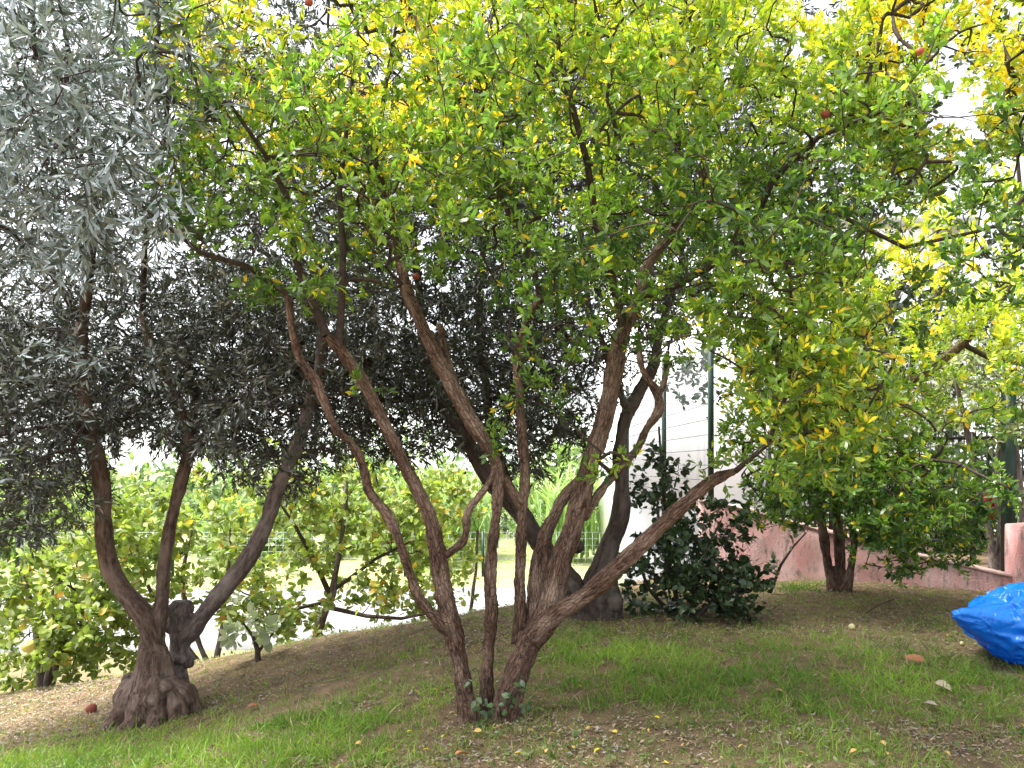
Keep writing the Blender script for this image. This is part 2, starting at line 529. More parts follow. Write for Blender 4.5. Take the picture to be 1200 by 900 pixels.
def make_trunk(name, paths, parent, mat, voxel=0.008, amp=0.004, freq=(26, 26, 7), blobs=(), base_amp=0.0, base_z=None, base_h=0.5, smooth=2, lump=0.014):
    """limbs grown together into one skin: tubes -> remesh -> smoothing -> bark relief"""
    bm = bmesh.new()
    frs = []
    for path in paths:
        cp = catmull(path, step=0.03)
        tnoise = (vnoise(cp[:, :3] + path[0, 0] * 9, 7.0) - 0.5)
        cp[:, 3] *= 1 + 0.34 * tnoise
        cp[:, :3] += lump * (np.stack([vnoise(cp[:, :3] + 5 * k, 4.0) for k in range(3)], 1) - 0.5)
        sides = 14
        v, f, bk, fr = tube_arrays(cp, sides)
        frs.append((fr, cp[:, 3]))
        vs = [bm.verts.new(c) for c in v]
        for q in f:
            bm.faces.new([vs[k] for k in q])
        bm.faces.new(vs[:sides][::-1])
        bm.faces.new(vs[-sides:])
    for (c, r) in blobs:
        r = np.atleast_1d(r)
        sc = Matrix.Diagonal((*([float(r[0])] * 3 if len(r) == 1 else [float(k) for k in r]), 1))
        bmesh.ops.create_icosphere(bm, subdivisions=2, radius=1.0, matrix=Matrix.Translation([float(k) for k in c]) @ sc)
    me = bpy.data.meshes.new(name)
    bm.to_mesh(me)
    bm.free()
    tmp = bpy.data.objects.new('trunk_form', me)
    COL.objects.link(tmp)
    md = tmp.modifiers.new('r', 'REMESH')
    md.mode = 'VOXEL'
    md.voxel_size = voxel
    ms = tmp.modifiers.new('s', 'SMOOTH')
    ms.iterations = smooth
    ms.factor = 0.5
    bpy.context.view_layer.update()
    dg = bpy.context.evaluated_depsgraph_get()
    m2 = bpy.data.meshes.new_from_object(tmp.evaluated_get(dg))
    bpy.data.objects.remove(tmp)
    bpy.data.meshes.remove(me)
    n = len(m2.vertices)
    co = np.empty(n * 3, np.float32)
    m2.vertices.foreach_get('co', co)
    co = co.reshape(-1, 3).astype(float)
    no = np.empty(n * 3, np.float32)
    m2.vertices.foreach_get('normal', no)
    no = no.reshape(-1, 3).astype(float)
    allp = np.concatenate([fr[0][0] for fr in frs])
    allt = np.concatenate([fr[0][1] for fr in frs])
    allu = np.concatenate([fr[0][2] for fr in frs])
    allw = np.concatenate([fr[0][3] for fr in frs])
    alls = np.concatenate([fr[0][4] + fr[0][0][0][2] for fr in frs])
    allr = np.concatenate([fr[1] for fr in frs])
    idx = np.empty(n, int)
    for s in range(0, n, 4000):
        d = np.linalg.norm(co[s:s + 4000, None] - allp[None], axis=2) - 0.6 * allr[None]
        idx[s:s + 4000] = np.argmin(d, axis=1)
    dl = co - allp[idx]
    loc = np.stack([np.sum(dl * allu[idx], 1), np.sum(dl * allw[idx], 1), (alls[idx] + np.sum(dl * allt[idx], 1))], 1)
    bark = loc * np.array([1, 1, 0.3])
    q = loc * np.array([freq[0], freq[1], freq[2]])
    rid = 1 - np.abs(2 * vnoise(q) - 1)
    rel = amp * (rid - 0.5) * 1.6 + amp * 1.2 * (vnoise(co, 18) - 0.5) + amp * 0.8 * (vnoise(co, 55) - 0.5)
    if base_amp:
        k = 1 - sstep(0.0, base_h, co[:, 2] - base_z)
        big = (1 - np.abs(2 * fbm(co * np.array([1, 1, 0.30]), 8.0, 2) - 1)) - 0.6
        mid = (1 - np.abs(2 * vnoise(co + 9, 19.0) - 1)) - 0.5
        rel = rel + k * base_amp * (1.3 * big + 0.45 * mid)
    co = co + no * rel[:, None]
    m2.vertices.foreach_set('co', co.astype(np.float32).ravel())
    a = m2.attributes.new('bark', 'FLOAT_VECTOR', 'POINT')
    a.data.foreach_set('vector', bark.astype(np.float32).ravel())
    m2.polygons.foreach_set('use_smooth', np.ones(len(m2.polygons), bool))
    m2.name = name
    m2.update()
    m2.materials.clear()
    return obj(name, m2, mat, parent)

class Skeleton:
    """branch graph: traced limbs first, then shoots grown out to points of the crown"""
    def __init__(self):
        cap = 60000
        self.p = np.zeros((cap, 3)); self.d = np.zeros((cap, 3)); self.par = np.full(cap, -1); self.rad = np.zeros(cap)
        self.ok = np.zeros(cap, bool); self.n = 0; self.chains = []; self.ns = 0

    def limb(self, path, attach_from=0.3):
        cp = catmull(path, step=0.05)
        tg = unit(np.gradient(cp[:, :3], axis=0))
        L = len(cp)
        for i in range(L):
            k = self.n
            self.p[k] = cp[i, :3]; self.d[k] = tg[i]; self.rad[k] = cp[i, 3]
            self.par[k] = k - 1 if i else -1
            self.ok[k] = i / L >= attach_from
            self.n += 1
        self.ns = self.n

    def grow(self, A, step=0.07, jit=0.06, down=0.35, up=0.1, follow=0.28):
        base = np.where(self.ok[:self.n])[0]
        d0 = np.empty(len(A))
        for s in range(0, len(A), 500):
            d0[s:s + 500] = np.min(np.linalg.norm(A[s:s + 500, None] - self.p[base][None], axis=2), axis=1)
        for a in A[np.argsort(d0)]:
            n = self.n
            v = a - self.p[:n]
            dist = np.linalg.norm(v, axis=1)
            cost = dist + down * np.maximum(-v[:, 2], 0) + 0.25 * np.maximum(0, -np.sum(v * self.d[:n], 1)) + np.where(self.ok[:n], 0, 99)
            j = int(np.argmin(cost))
            L = dist[j]
            if L < 0.03 or n > 59000:
                continue
            p0, t0 = self.p[j], self.d[j]
            c = p0 + t0 * L * follow + np.array([0, 0, up * L]) + rng.normal(0, 0.04, 3) * L
            m = max(2, int(L / step))
            chain = [j]
            for k in range(1, m + 1):
                t = k / m
                q = (1 - t) ** 2 * p0 + 2 * t * (1 - t) * c + t * t * a
                q = q + rng.normal(0, jit, 3) * step * (1 if k < m else 0)
                i = self.n
                self.p[i] = q; self.d[i] = unit(q - self.p[chain[-1]]); self.par[i] = chain[-1]; self.ok[i] = True
                chain.append(i)
                self.n += 1
            self.chains.append(chain)

    def finish(self, r_tip=0.0016, ex=0.45, rmax=0.03):
        n = self.n
        cnt = np.zeros(n)
        for ch in self.chains:
            cnt[ch[-1]] += 1
        for i in range(n - 1, self.ns - 1, -1):
            if self.par[i] >= self.ns:
                cnt[self.par[i]] += cnt[i]
        self.cnt = cnt
        r = np.minimum(r_tip * np.maximum(cnt, 1) ** ex * 1.25, rmax)
        r[:self.ns] = self.rad[:self.ns]
        self.r = r

    def twig_mesh(self, name, extra=()):
        V, Fq, B = [], [], []
        off = 0
        def put(path, sides):
            nonlocal off
            v, f, bk, _ = tube_arrays(path, sides)
            V.append(v); Fq.append(f + off); B.append(bk); off += len(v)
        for ch in self.chains:
            path = np.c_[self.p[ch], self.r[ch]]
            path[0, 3] = min(path[0, 3] * 0.8, path[1, 3] * 1.35)
            path[-1, 3] *= 0.6
            if path[1, 3] > 0.006 and len(path) > 2:
                path = catmull(path, step=0.04)
                put(path, 7)
            else:
                put(path, 3)
        for path in extra:
            put(path, 9)
        return mesh_arrays(name, np.concatenate(V), np.concatenate(Fq), None, True, np.concatenate(B))

def sprigs_on(sk, spacing, maxcnt=3, prob=1.0):
    pos, tan, tip = [], [], []
    for ch in sk.chains:
        for a, b in zip(ch[:-1], ch[1:]):
            if b >= sk.ns and sk.cnt[b] <= maxcnt:
                L = np.linalg.norm(sk.p[b] - sk.p[a])
                m = rng.poisson(L / spacing * prob)
                for t in rng.random(m):
                    pos.append(sk.p[a] + t * (sk.p[b] - sk.p[a])); tan.append(sk.d[b]); tip.append(0)
        pos.append(sk.p[ch[-1]]); tan.append(sk.d[ch[-1]]); tip.append(1)
    return np.array(pos), np.array(tan), np.array(tip)

def sprig_leaves(pos, tan, L, k, elev=(35, 70), leaf=(0.045, 0.07), follow=0.5, upw=0.4, rnd=0.9, droop=0.0, light=0.5, jitn=0.35):
    """for each sprig: a short shoot with k leaves in pairs; returns leaf arrays and shoot tubes"""
    S = len(pos)
    d = unit(follow * tan + rnd * unit(rng.normal(0, 1, (S, 3))) + np.array([0, 0, upw]))
    Ls = L * rng.uniform(0.6, 1.3, S)
    u = unit(np.cross(d, unit(rng.normal(0, 1, (S, 3)))))
    w = np.cross(d, u)
    i = np.arange(k)
    t = (0.12 + 0.88 * (i // 2 * 2 + 1) / k)[None] * np.ones((S, 1)) + rng.uniform(-0.12, 0.12, (S, k))
    az = (i // 2 * 1.57 + (i % 2) * math.pi)[None] + rng.uniform(0, 6.28, (S, 1)) + rng.normal(0, 0.7, (S, k))
    el = np.radians(rng.uniform(*elev, (S, k)) + rng.normal(0, 10, (S, k))) * (1.15 - 0.5 * t)
    rad = u[:, None] * np.cos(az)[..., None] + w[:, None] * np.sin(az)[..., None]
    ax = np.cos(el)[..., None] * d[:, None] + np.sin(el)[..., None] * rad
    ax[..., 2] -= droop * rng.uniform(0.3, 1.2, (S, k))
    nrm = np.sin(el)[..., None] * d[:, None] - np.cos(el)[..., None] * rad
    nrm = nrm + light * np.array([0, 0, 1.0]) + rng.normal(0, jitn, (S, k, 3))
    bend = -droop * 0.5 * (t ** 2) * Ls[:, None]
    q = pos[:, None] + d[:, None] * (t * Ls[:, None])[..., None]
    q[..., 2] += bend
    sc = rng.uniform(*leaf, (S, k)) * (1.1 - 0.25 * t)
    keep = (rng.random((S, k)) < 0.84).ravel()
    ids = np.repeat(np.arange(S), k)
    return (q.reshape(-1, 3)[keep], frames(ax.reshape(-1, 3)[keep], nrm.reshape(-1, 3)[keep]), sc.ravel()[keep], ids[keep]), (pos, d, Ls)

def shoot_mesh_arrays(pos, d, Ls, r=0.0011, droop=0.0):
    S = len(pos)
    u = unit(np.cross(d, np.array([0.3, 0.5, 0.81])))
    w = np.cross(d, u)
    th = np.arange(3) * 2.094
    ring = u[:, None] * np.cos(th)[None, :, None] + w[:, None] * np.sin(th)[None, :, None]
    a = pos[:, None] + ring * r
    b = pos[:, None] + (d * Ls[:, None])[:, None] + ring * r * 0.5
    b[..., 2] -= (droop * 0.5 * Ls)[:, None]
    v = np.concatenate([a, b], 1).reshape(-1, 3)
    o = (np.arange(S) * 6)[:, None, None]
    f = np.array([[0, 1, 4, 3], [1, 2, 5, 4], [2, 0, 3, 5]])[None] + o
    return v, f.reshape(-1, 4)

PAL = {}

def pick_leaves(pos, sc, count, cell=9.0, lim=None):
    """the leaves that show largest: front-most in their patch of the view, biggest first"""
    x, y = proj(pos)
    Y = pos[:, 1]
    inside = (x > 5) & (x < 1195) & (y > 5) & (y < 895) & (Y > 1)
    if lim is not None:
        inside &= lim
    idx = np.where(inside)[0]
    idx = idx[np.argsort(Y[idx])]
    seen, out = set(), []
    for i in idx:
        c = (int(x[i] / cell), int(y[i] / cell))
        if c in seen:
            continue
        seen.add(c)
        out.append(i)
    out = np.array(out, int)
    size = sc[out] / Y[out]
    return out[np.argsort(-size)[:count]]

def crown_parts(root, mat, tpls, pos, R, sc, col, n_single, key, lim=None, coarse=None, near=0.3):
    """leaves: the largest in view as single parts, the rest joined; coarse: simpler leaves for the deeper ones"""
    x_, y_ = proj(pos)
    out = (y_ < -70) | (x_ < -110) | (x_ > 1310)
    kp = ~out | (rng.random(len(pos)) < 0.4)
    sc = np.where(out, sc * 1.5, sc)
    pos, R, sc, col = pos[kp], R[kp], sc[kp], col[kp]
    n0 = len(tpls)
    which = rng.integers(0, n0, len(pos))
    if coarse:
        far = pos[:, 1] > np.quantile(pos[:, 1], near)
        which = np.where(far, n0 + rng.integers(0, len(coarse), len(pos)), which)
        tpls = list(tpls) + list(coarse)
    single = pick_leaves(pos, sc, n_single, lim=lim) if n_single else np.array([], int)
    rest = np.ones(len(pos), bool)
    rest[single] = False
    me = scatter_mesh('crown', tpls, pos[rest], R[rest], sc[rest], col[rest], which[rest])
    tag(obj('crown', me, mat, root), kind='stuff')
    if len(single) == 0:
        return
    # palette of leaf colours, shared meshes
    cs = col[single]
    order = np.argsort(cs @ np.array([1.0, 0.3, -0.5]))
    npal = 10
    bl = world_loc(root)
    for b, part in enumerate(np.array_split(order, npal)):
        if len(part) == 0:
            continue
        c = cs[part].mean(0)
        for k, (tv, tf) in enumerate(tpls):
            mk = (key, b, k)
            sel = [single[i] for i in part if which[single[i]] == k]
            if not sel:
                continue
            me = mesh_arrays('leaf', tv, tf, np.repeat(c[None], len(tv), 0))
            me.materials.append(mat)
            for i in sel:
                o = bpy.data.objects.new('leaf', me)
                COL.objects.link(o)
                o.parent = root
                Mx = Matrix.Identity(4)
                for a in range(3):
                    for bb in range(3):
                        Mx[a][bb] = float(R[i][a, bb] * sc[i])
                    Mx[a][3] = float(pos[i][a] - bl[a])
                o.matrix_basis = Mx

def in_ellipsoids(n, ells, reject=None, shell=0.0):
    """points in a union of ellipsoids [(centre, radii, weight)]"""
    ws = np.array([e[2] for e in ells], float)
    ws /= ws.sum()
    out = []
    tot = 0
    while tot < n:
        m = n * 2
        k = rng.choice(len(ells), m, p=ws)
        c = np.array([e[0] for e in ells])[k]
        r = np.array([e[1] for e in ells])[k]
        q = unit(rng.normal(0, 1, (m, 3))) * (shell + (1 - shell) * rng.random(m)[:, None]) ** (1 / 2.6)
        q = c + q * r
        if reject is not None:
            q = q[reject(q)]
        out.append(q)
        tot += len(q)
    return np.concatenate(out)[:n]

def mixc(a, b, t):
    return np.asarray(a) * (1 - t[:, None]) + np.asarray(b) * t[:, None]

# ------------------------------------------------------------------ the many-stemmed pomegranate tree on the lawn
def pom_colours(pos, ids, ylow=2.75, yhigh=4.3, yamount=0.30):
    n = len(pos)
    g1, g2, g3 = np.array([0.036, 0.095, 0.026]), np.array([0.17, 0.29, 0.038]), np.array([0.48, 0.53, 0.045])
    ye, orr = np.array([0.74, 0.58, 0.03]), np.array([0.66, 0.40, 0.04])
    rs = np.random.default_rng(5).random(ids.max() + 1)[ids]          # one ripeness per shoot
    hz = sstep(ylow, yhigh, pos[:, 2])  # higher leaves coloured yellower, and also brighter in place of light from above
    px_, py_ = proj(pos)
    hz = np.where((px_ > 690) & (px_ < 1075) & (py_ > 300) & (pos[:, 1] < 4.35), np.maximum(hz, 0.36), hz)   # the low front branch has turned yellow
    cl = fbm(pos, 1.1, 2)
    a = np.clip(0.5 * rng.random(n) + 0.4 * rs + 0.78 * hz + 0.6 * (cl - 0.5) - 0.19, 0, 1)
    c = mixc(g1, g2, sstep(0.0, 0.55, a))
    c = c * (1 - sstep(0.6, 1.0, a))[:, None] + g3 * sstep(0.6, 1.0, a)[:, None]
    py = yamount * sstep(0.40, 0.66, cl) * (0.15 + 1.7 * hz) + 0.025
    isy = (0.6 * rs + 0.4 * rng.random(n)) > 1 - py
    isy |= rng.random(n) < 0.025
    t = rng.random(n)
    c[isy] = mixc(ye, orr, sstep(0.6, 1.0, t))[isy]
    c *= rng.uniform(0.65, 1.3, (n, 1))
    return c

base = ground_at(566, 842)
root = thing('pomegranate_tree', base, 'large many-stemmed tree with yellowing green leaves and bare brown stems on the lawn', 'tree')
A1 = px_path([(551, 855, 4.55, 44), (545, 815, 4.55, 34), (538, 775, 4.55, 31), (531, 738, 4.54, 33), (520, 692, 4.52, 29), (512, 642, 4.5, 28), (502, 600, 4.48, 26),
              (479, 556, 4.45, 25), (456, 506, 4.42, 24), (430, 455, 4.4, 22), (404, 416, 4.36, 20), (383, 393, 4.32, 16)], 0.63)
B1 = px_path([(531, 745, 4.54, 26), (500, 712, 4.5, 20), (487, 690, 4.46, 18), (470, 640, 4.4, 17), (455, 606, 4.36, 17), (432, 578, 4.32, 17), (427, 550, 4.3, 15), (413, 520, 4.28, 15),
              (391, 500, 4.25, 14), (373, 452, 4.2, 14), (352, 422, 4.2, 13), (341, 385, 4.18, 12), (337, 345, 4.15, 11)], 0.63)
T1 = px_path([(524, 650, 4.51, 14), (540, 636, 4.5, 11), (546, 622, 4.48, 10), (548, 600, 4.47, 10), (560, 582, 4.5, 9), (572, 565, 4.56, 9), (582, 545, 4.6, 8)])
C1 = px_path([(572, 850, 4.65, 34), (570, 805, 4.65, 24), (573, 760, 4.66, 21), (576, 720, 4.66, 21), (575, 690, 4.66, 20), (577, 640, 4.67, 19), (583, 590, 4.68, 20), (583, 548, 4.7, 24),
              (562, 508, 4.74, 25), (541, 474, 4.78, 26), (520, 435, 4.8, 25), (503, 400, 4.82, 23), (487, 365, 4.84, 21), (476, 340, 4.85, 20), (470, 312, 4.85, 18), (462, 280, 4.85, 13)], 0.63)
D2 = px_path([(556, 500, 4.76, 14), (545, 470, 4.84, 12), (533, 450, 4.88, 11), (522, 415, 4.95, 10), (515, 380, 5.0, 9)])
E1 = px_path([(609, 755, 4.7, 24), (610, 710, 4.72, 16), (610, 660, 4.74, 15), (612, 600, 4.78, 15), (616, 560, 4.8, 14), (612, 510, 4.82, 13), (609, 470, 4.85, 12), (606, 420, 4.9, 11), (618, 372, 4.95, 10), (634, 350, 5.0, 9)])
E2 = px_path([(612, 592, 4.78, 14), (600, 575, 4.76, 13), (590, 560, 4.72, 13)])
F1 = px_path([(588, 860, 4.6, 66), (594, 828, 4.6, 50), (606, 788, 4.61, 46), (622, 752, 4.63, 44), (640, 722, 4.66, 36), (650, 692, 4.7, 33), (656, 662, 4.74, 31), (673, 612, 4.8, 29), (687, 562, 4.86, 28),
              (701, 515, 4.92, 26), (711, 478, 4.96, 25), (721, 429, 5.0, 24), (731, 386, 5.02, 22), (748, 348, 5.05, 19), (760, 310, 5.08, 15), (789, 272, 5.1, 14), (814, 232, 5.12, 14), (828, 198, 5.12, 14)], 0.79)
F1[:4, 3] *= 0.8
F2 = px_path([(630, 738, 4.72, 34), (630, 700, 4.8, 30), (634, 660, 4.86, 28), (640, 626, 4.9, 20), (650, 603, 4.92, 17), (664, 578, 4.92, 15), (681, 556, 4.92, 14), (692, 530, 4.93, 14)])
F3 = px_path([(625, 748, 4.6, 36), (652, 720, 4.56, 27), (684, 698, 4.5, 24), (712, 676, 4.45, 25), (742, 648, 4.4, 22), (780, 612, 4.34, 20), (815, 580, 4.28, 19), (838, 562, 4.24, 16), (862, 552, 4.2, 9)])
G1 = px_path([(684, 606, 4.84, 18), (701, 580, 4.9, 12), (719, 556, 5.0, 12), (745, 527, 5.1, 11), (757, 503, 5.18, 11), (772, 480, 5.25, 12), (769, 460, 5.3, 12), (753, 432, 5.35, 9), (748, 400, 5.4, 8)])
G2 = px_path([(771, 466, 5.3, 9), (780, 440, 5.35, 7), (783, 410, 5.4, 6)])
def knots(path, n, seed):
    g = np.random.default_rng(seed)
    cp = catmull(path, step=0.05)
    out = []
    for i in g.integers(3, len(cp) - 3, n):
        d = unit(g.normal(0, 1, 3) + np.array([0, -0.8, 0]))
        out.append((cp[i, :3] + d * cp[i, 3] * 0.75, cp[i, 3] * g.uniform(0.3, 0.55)))
    return out
st1 = make_trunk('stem', [A1, B1, T1], root, M['pom_bark'], 0.0105, 0.008, (40, 40, 6), knots(A1, 9, 1) + knots(B1, 7, 2))
st2 = make_trunk('stem', [C1, D2], root, M['pom_bark'], 0.0105, 0.008, (40, 40, 6), knots(C1, 12, 3))
st3 = make_trunk('stem', [F1, F2, F3, E1, E2, G1, G2], root, M['pom_bark'], 0.0105, 0.008, (40, 40, 6), knots(F1, 12, 4) + knots(F3, 8, 5) + knots(E1, 5, 6))
sk = Skeleton()
for pth, fr in ((A1, .85), (B1, .7), (C1, .85), (D2, .6), (E1, .72), (F1, .66), (F3, .85), (G1, .7), (G2, .4)):
    sk.limb(pth, fr)
limbs = [[(383, 393, 4.32, 14), (362, 345, 4.3, 12), (345, 300, 4.2, 11), (336, 230, 4.1, 9), (310, 180, 3.95, 7), (272, 125, 3.8, 5)],
         [(397, 408, 4.34, 12), (400, 360, 4.36, 11), (402, 300, 4.36, 10), (398, 220, 4.4, 8), (410, 120, 4.45, 6), (420, 30, 4.5, 4)],
         [(337, 345, 4.15, 9), (290, 312, 4.0, 8), (235, 296, 3.8, 7), (165, 240, 3.6, 5)],
         [(470, 312, 4.85, 14), (462, 260, 4.8, 11), (440, 190, 4.7, 9), (452, 100, 4.6, 7), (470, 0, 4.5, 5)],
         [(731, 386, 5.02, 14), (716, 320, 4.95, 12), (700, 270, 4.85, 11), (688, 190, 4.7, 10), (664, 100, 4.55, 9), (652, 40, 4.5, 8), (646, -60, 4.5, 6)],
         [(634, 350, 5.0, 9), (618, 290, 4.9, 9), (596, 250, 4.8, 8), (572, 195, 4.7, 7), (556, 100, 4.6, 5)],
         [(748, 348, 5.05, 14), (790, 335, 4.9, 12), (845, 305, 4.75, 11), (875, 280, 4.65, 11), (905, 212, 4.5, 10), (960, 160, 4.35, 8), (1030, 132, 4.2, 6), (1100, 60, 4.1, 4)],
         [(790, 270, 5.1, 11), (795, 170, 4.9, 10), (792, 110, 4.8, 8), (800, 20, 4.7, 6)],
         [(862, 552, 4.2, 9), (900, 520, 4.05, 7), (922, 460, 3.95, 6), (930, 400, 3.9, 5), (926, 330, 3.85, 4)],
         [(900, 520, 4.05, 6), (955, 505, 3.9, 5), (1010, 490, 3.8, 4), (1045, 430, 3.75, 3)],
         [(905, 212, 4.5, 8), (980, 250, 4.4, 7), (1060, 290, 4.3, 6), (1150, 270, 4.2, 5)],
         [(719, 556, 5.0, 7), (700, 540, 4.6, 6), (715, 530, 4.35, 5), (745, 535, 4.2, 4)]]
limbs = [px_path(l) for l in limbs]
for l in limbs:
    sk.limb(l, 0.15)

lowx = [100, 180, 250, 300, 340, 420, 480, 560, 600, 640, 700, 760, 820, 860, 885, 905, 960, 1010, 1060, 1100, 1300]
lowy = [250, 300, 345, 370, 375, 350, 320, 350, 420, 430, 420, 440, 430, 420, 510, 600, 600, 570, 490, 400, 350]

def main_ok(q):
    x, y = proj(q)
    lim = np.interp(x, lowx, lowy) + 40 * (fbm(q, 2.0, 2) - 0.5)
    front = np.where((x > 880) & (x < 1075) & (y > 330), q[:, 1] < 4.6, True)
    right = np.where((x > 1040) & (y > 260), rng.random(len(q)) < 0.6, True)
    left = x > 165 + 40 * (y / 300) + 150 * (fbm(q + 11, 1.8, 2) - 0.5)
    gap = fbm(q + 31, 2.3, 2) > 0.435 + 0.03 * (y > 150)
    thin = rng.random(len(q)) < np.where(y > lim - 60, 0.55, 1.0)
    hole = ~((x > 1040) & (y < 230) & (fbm(q, 1.6, 2) < 0.36))
    return gap & (y < lim) & front & right & left & thin & hole & (q[:, 1] > 3.0)

ATT = in_ellipsoids(6900, [((-0.3, 4.7, 3.4), (2.4, 1.5, 1.9), 1.0), ((1.9, 4.6, 3.3), (2.2, 1.4, 1.9), 1.0), ((0.3, 4.6, 4.2), (2.8, 1.6, 1.3), 0.7), ((1.45, 3.9, 1.9), (0.55, 0.35, 0.85), 0.16), ((3.0, 4.6, 4.0), (1.0, 1.0, 0.9), 0.45), ((-1.2, 4.3, 2.7), (1.0, 0.8, 0.7), 0.10), ((2.4, 4.4, 3.6), (0.7, 0.8, 0.7), 0.12)], main_ok)
spray = np.concatenate([P(px, py, Y)[None] + rng.normal(0, s, (k, 3)) for px, py, Y, s, k in
                        [(850, 545, 4.15, .05, 5), (830, 555, 4.2, .04, 3), (710, 545, 4.3, .05, 5), (735, 540, 4.25, .04, 4), (690, 560, 4.3, .04, 2), (580, 530, 4.6, .03, 2), (640, 430, 4.4, .08, 8), (610, 420, 4.6, .07, 5), (655, 470, 4.5, .07, 4), (430, 460, 4.3, .04, 2)]])
sk.grow(np.concatenate([ATT, spray]), step=0.07, jit=0.10)
sk.finish(0.0015, 0.42, 0.012)
sp, tn, tip = sprigs_on(sk, 0.045, 3)
(lp, lR, ls, li), sh = sprig_leaves(sp, tn, 0.078, 9, leaf=(0.031, 0.070), upw=0.45, light=0.35)
print('main leaves', len(lp), 'chains', len(sk.chains))
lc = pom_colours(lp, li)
tw = obj('twigs', sk.twig_mesh('twigs', limbs), M['twig'], root)
tag(tw, kind='stuff')
v, f = shoot_mesh_arrays(*sh)
tag(obj('shoots', mesh_arrays('shoots', v, f), M['twig_green'], root), kind='stuff')
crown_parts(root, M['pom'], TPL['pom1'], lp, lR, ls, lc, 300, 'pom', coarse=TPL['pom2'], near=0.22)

# fruits on the tree: small pomegranates with a crown-like calyx
def fruit_mesh(name, r, calyx=True, seed=0, squash=0.95, ribs=6):
    bm = bmesh.new()
    bmesh.ops.create_uvsphere(bm, u_segments=18, v_segments=12, radius=r)
    for v in bm.verts:
        a = math.atan2(v.co.y, v.co.x)
        k = 1 + 0.035 * math.cos(ribs * a) + 0.06 * (mnoise.noise(v.co / r * 1.3 + Vector((seed, 0, 0))))
        v.co.x *= k; v.co.y *= k; v.co.z *= squash
        if v.co.z > 0.8 * r * squash:
            v.co.z -= 0.12 * r
    if calyx:
        n = 6
        ring0 = [bm.verts.new((0.24 * r * math.cos(6.283 * i / 12), 0.24 * r * math.sin(6.283 * i / 12), -r * squash * 0.93)) for i in range(12)]
        ring1 = [bm.verts.new(((0.30 if i % 2 else 0.40) * r * math.cos(6.283 * i / 12), (0.30 if i % 2 else 0.40) * r * math.sin(6.283 * i / 12), -r * squash * (1.08 if i % 2 else 1.36))) for i in range(12)]
        for i in range(12):
            j = (i + 1) % 12
            bm.faces.new((ring0[i], ring0[j], ring1[j], ring1[i]))
    else:
        bmesh.ops.create_cone(bm, cap_ends=True, segments=6, radius1=0.05 * r, radius2=0.04 * r, depth=0.35 * r, matrix=Matrix.Translation((0, 0, r * squash * 0.98)))
    me = bpy.data.meshes.new(name)
    bm.to_mesh(me)
    bm.free()
    me.polygons.foreach_set('use_smooth', np.ones(len(me.polygons), bool))
    return me
M['red_fruit'] = plain_mat('red_rind', (0.42, 0.05, 0.05), (0.55, 0.2, 0.1), 18, 0.45, 0.1)
M['pink_fruit'] = plain_mat('pink_rind', (0.45, 0.13, 0.10), (0.32, 0.30, 0.08), 18, 0.45, 0.1)
M['yellow_fruit'] = plain_mat('yellow_rind', (0.60, 0.48, 0.08), (0.55, 0.50, 0.15), 18, 0.5, 0.1)
M['pale_fruit'] = plain_mat('pale_rind', (0.55, 0.52, 0.25), (0.42, 0.36, 0.2), 18, 0.6, 0.1)
M['brown_fruit'] = plain_mat('brown_rind', (0.30, 0.06, 0.035), (0.16, 0.06, 0.04), 25, 0.5, 0.2)

def part_at(name, me, mat, parent, loc, rot=(0, 0, 0)):
    o = bpy.data.objects.new(name, me)
    if not me.materials:
        me.materials.append(mat)
    COL.objects.link(o)
    o.parent = parent
    o.location = Vector([float(c) for c in loc]) - world_loc(parent)
    o.rotation_euler = rot
    return o
for i, (px, py, Y, w, mt) in enumerate([(967, 134, 4.1, 10, 'brown_fruit'), (1078, 60, 3.8, 9, 'red_fruit'), (362, 2, 3.9, 10, 'red_fruit'), (487, 324, 4.5, 8, 'brown_fruit'), (992, 355, 4.0, 8, 'yellow_fruit')]):
    fr = part_at('fruit', fruit_mesh('fruit', 0.5 * w * Y / F_PX, True, i), M[mt], root, P(px, py, Y), (0.3 * i, 0.2, i))

# ------------------------------------------------------------------ olive trees
def olive_colours(pos, ids, grey=0.5):
    n = len(pos)
    a = rng.random(n)
    c = mixc((0.030, 0.038, 0.030), (0.075, 0.085, 0.068), a)
    s = rng.random(n) < grey * 0.5
    c[s] = mixc((0.12, 0.13, 0.125), (0.25, 0.265, 0.265), rng.random(n))[s]
    return c * rng.uniform(0.85, 1.15, (n, 1))

obase = ground_at(182, 842)
oroot = thing('olive_tree', obase, 'gnarled olive tree with swollen root burl, three leaning stems and a sawn stump', 'tree')
oz = obase[2]
Y0 = float(obase[1])
I1 = px_path([(178, 852, Y0, 74), (178, 826, Y0, 60), (180, 800, Y0, 44), (181, 772, Y0, 33), (177, 740, Y0, 33), (162, 714, Y0, 29), (143, 691, Y0 - .02, 27), (128, 662, Y0 - .05, 26), (121, 620, Y0 - .1, 25), (120, 572, Y0 - .15, 24),
              (115, 540, Y0 - .2, 22), (107, 508, Y0 - .2, 21), (98, 465, Y0 - .25, 20), (93, 425, Y0 - .3, 18), (97, 380, Y0 - .3, 17), (104, 330, Y0 - .4, 14)])
I2 = px_path([(184, 752, Y0, 22), (188, 722, Y0 + .05, 20), (190, 690, Y0 + .1, 19), (193, 655, Y0 + .15, 19), (203, 600, Y0 + .2, 18), (213, 562, Y0 + .2, 18), (222, 525, Y0 + .2, 18), (214, 490, Y0 + .2, 15), (204, 458, Y0 + .15, 14), (191, 430, Y0 + .1, 13), (176, 398, Y0, 12), (167, 368, Y0, 10)])
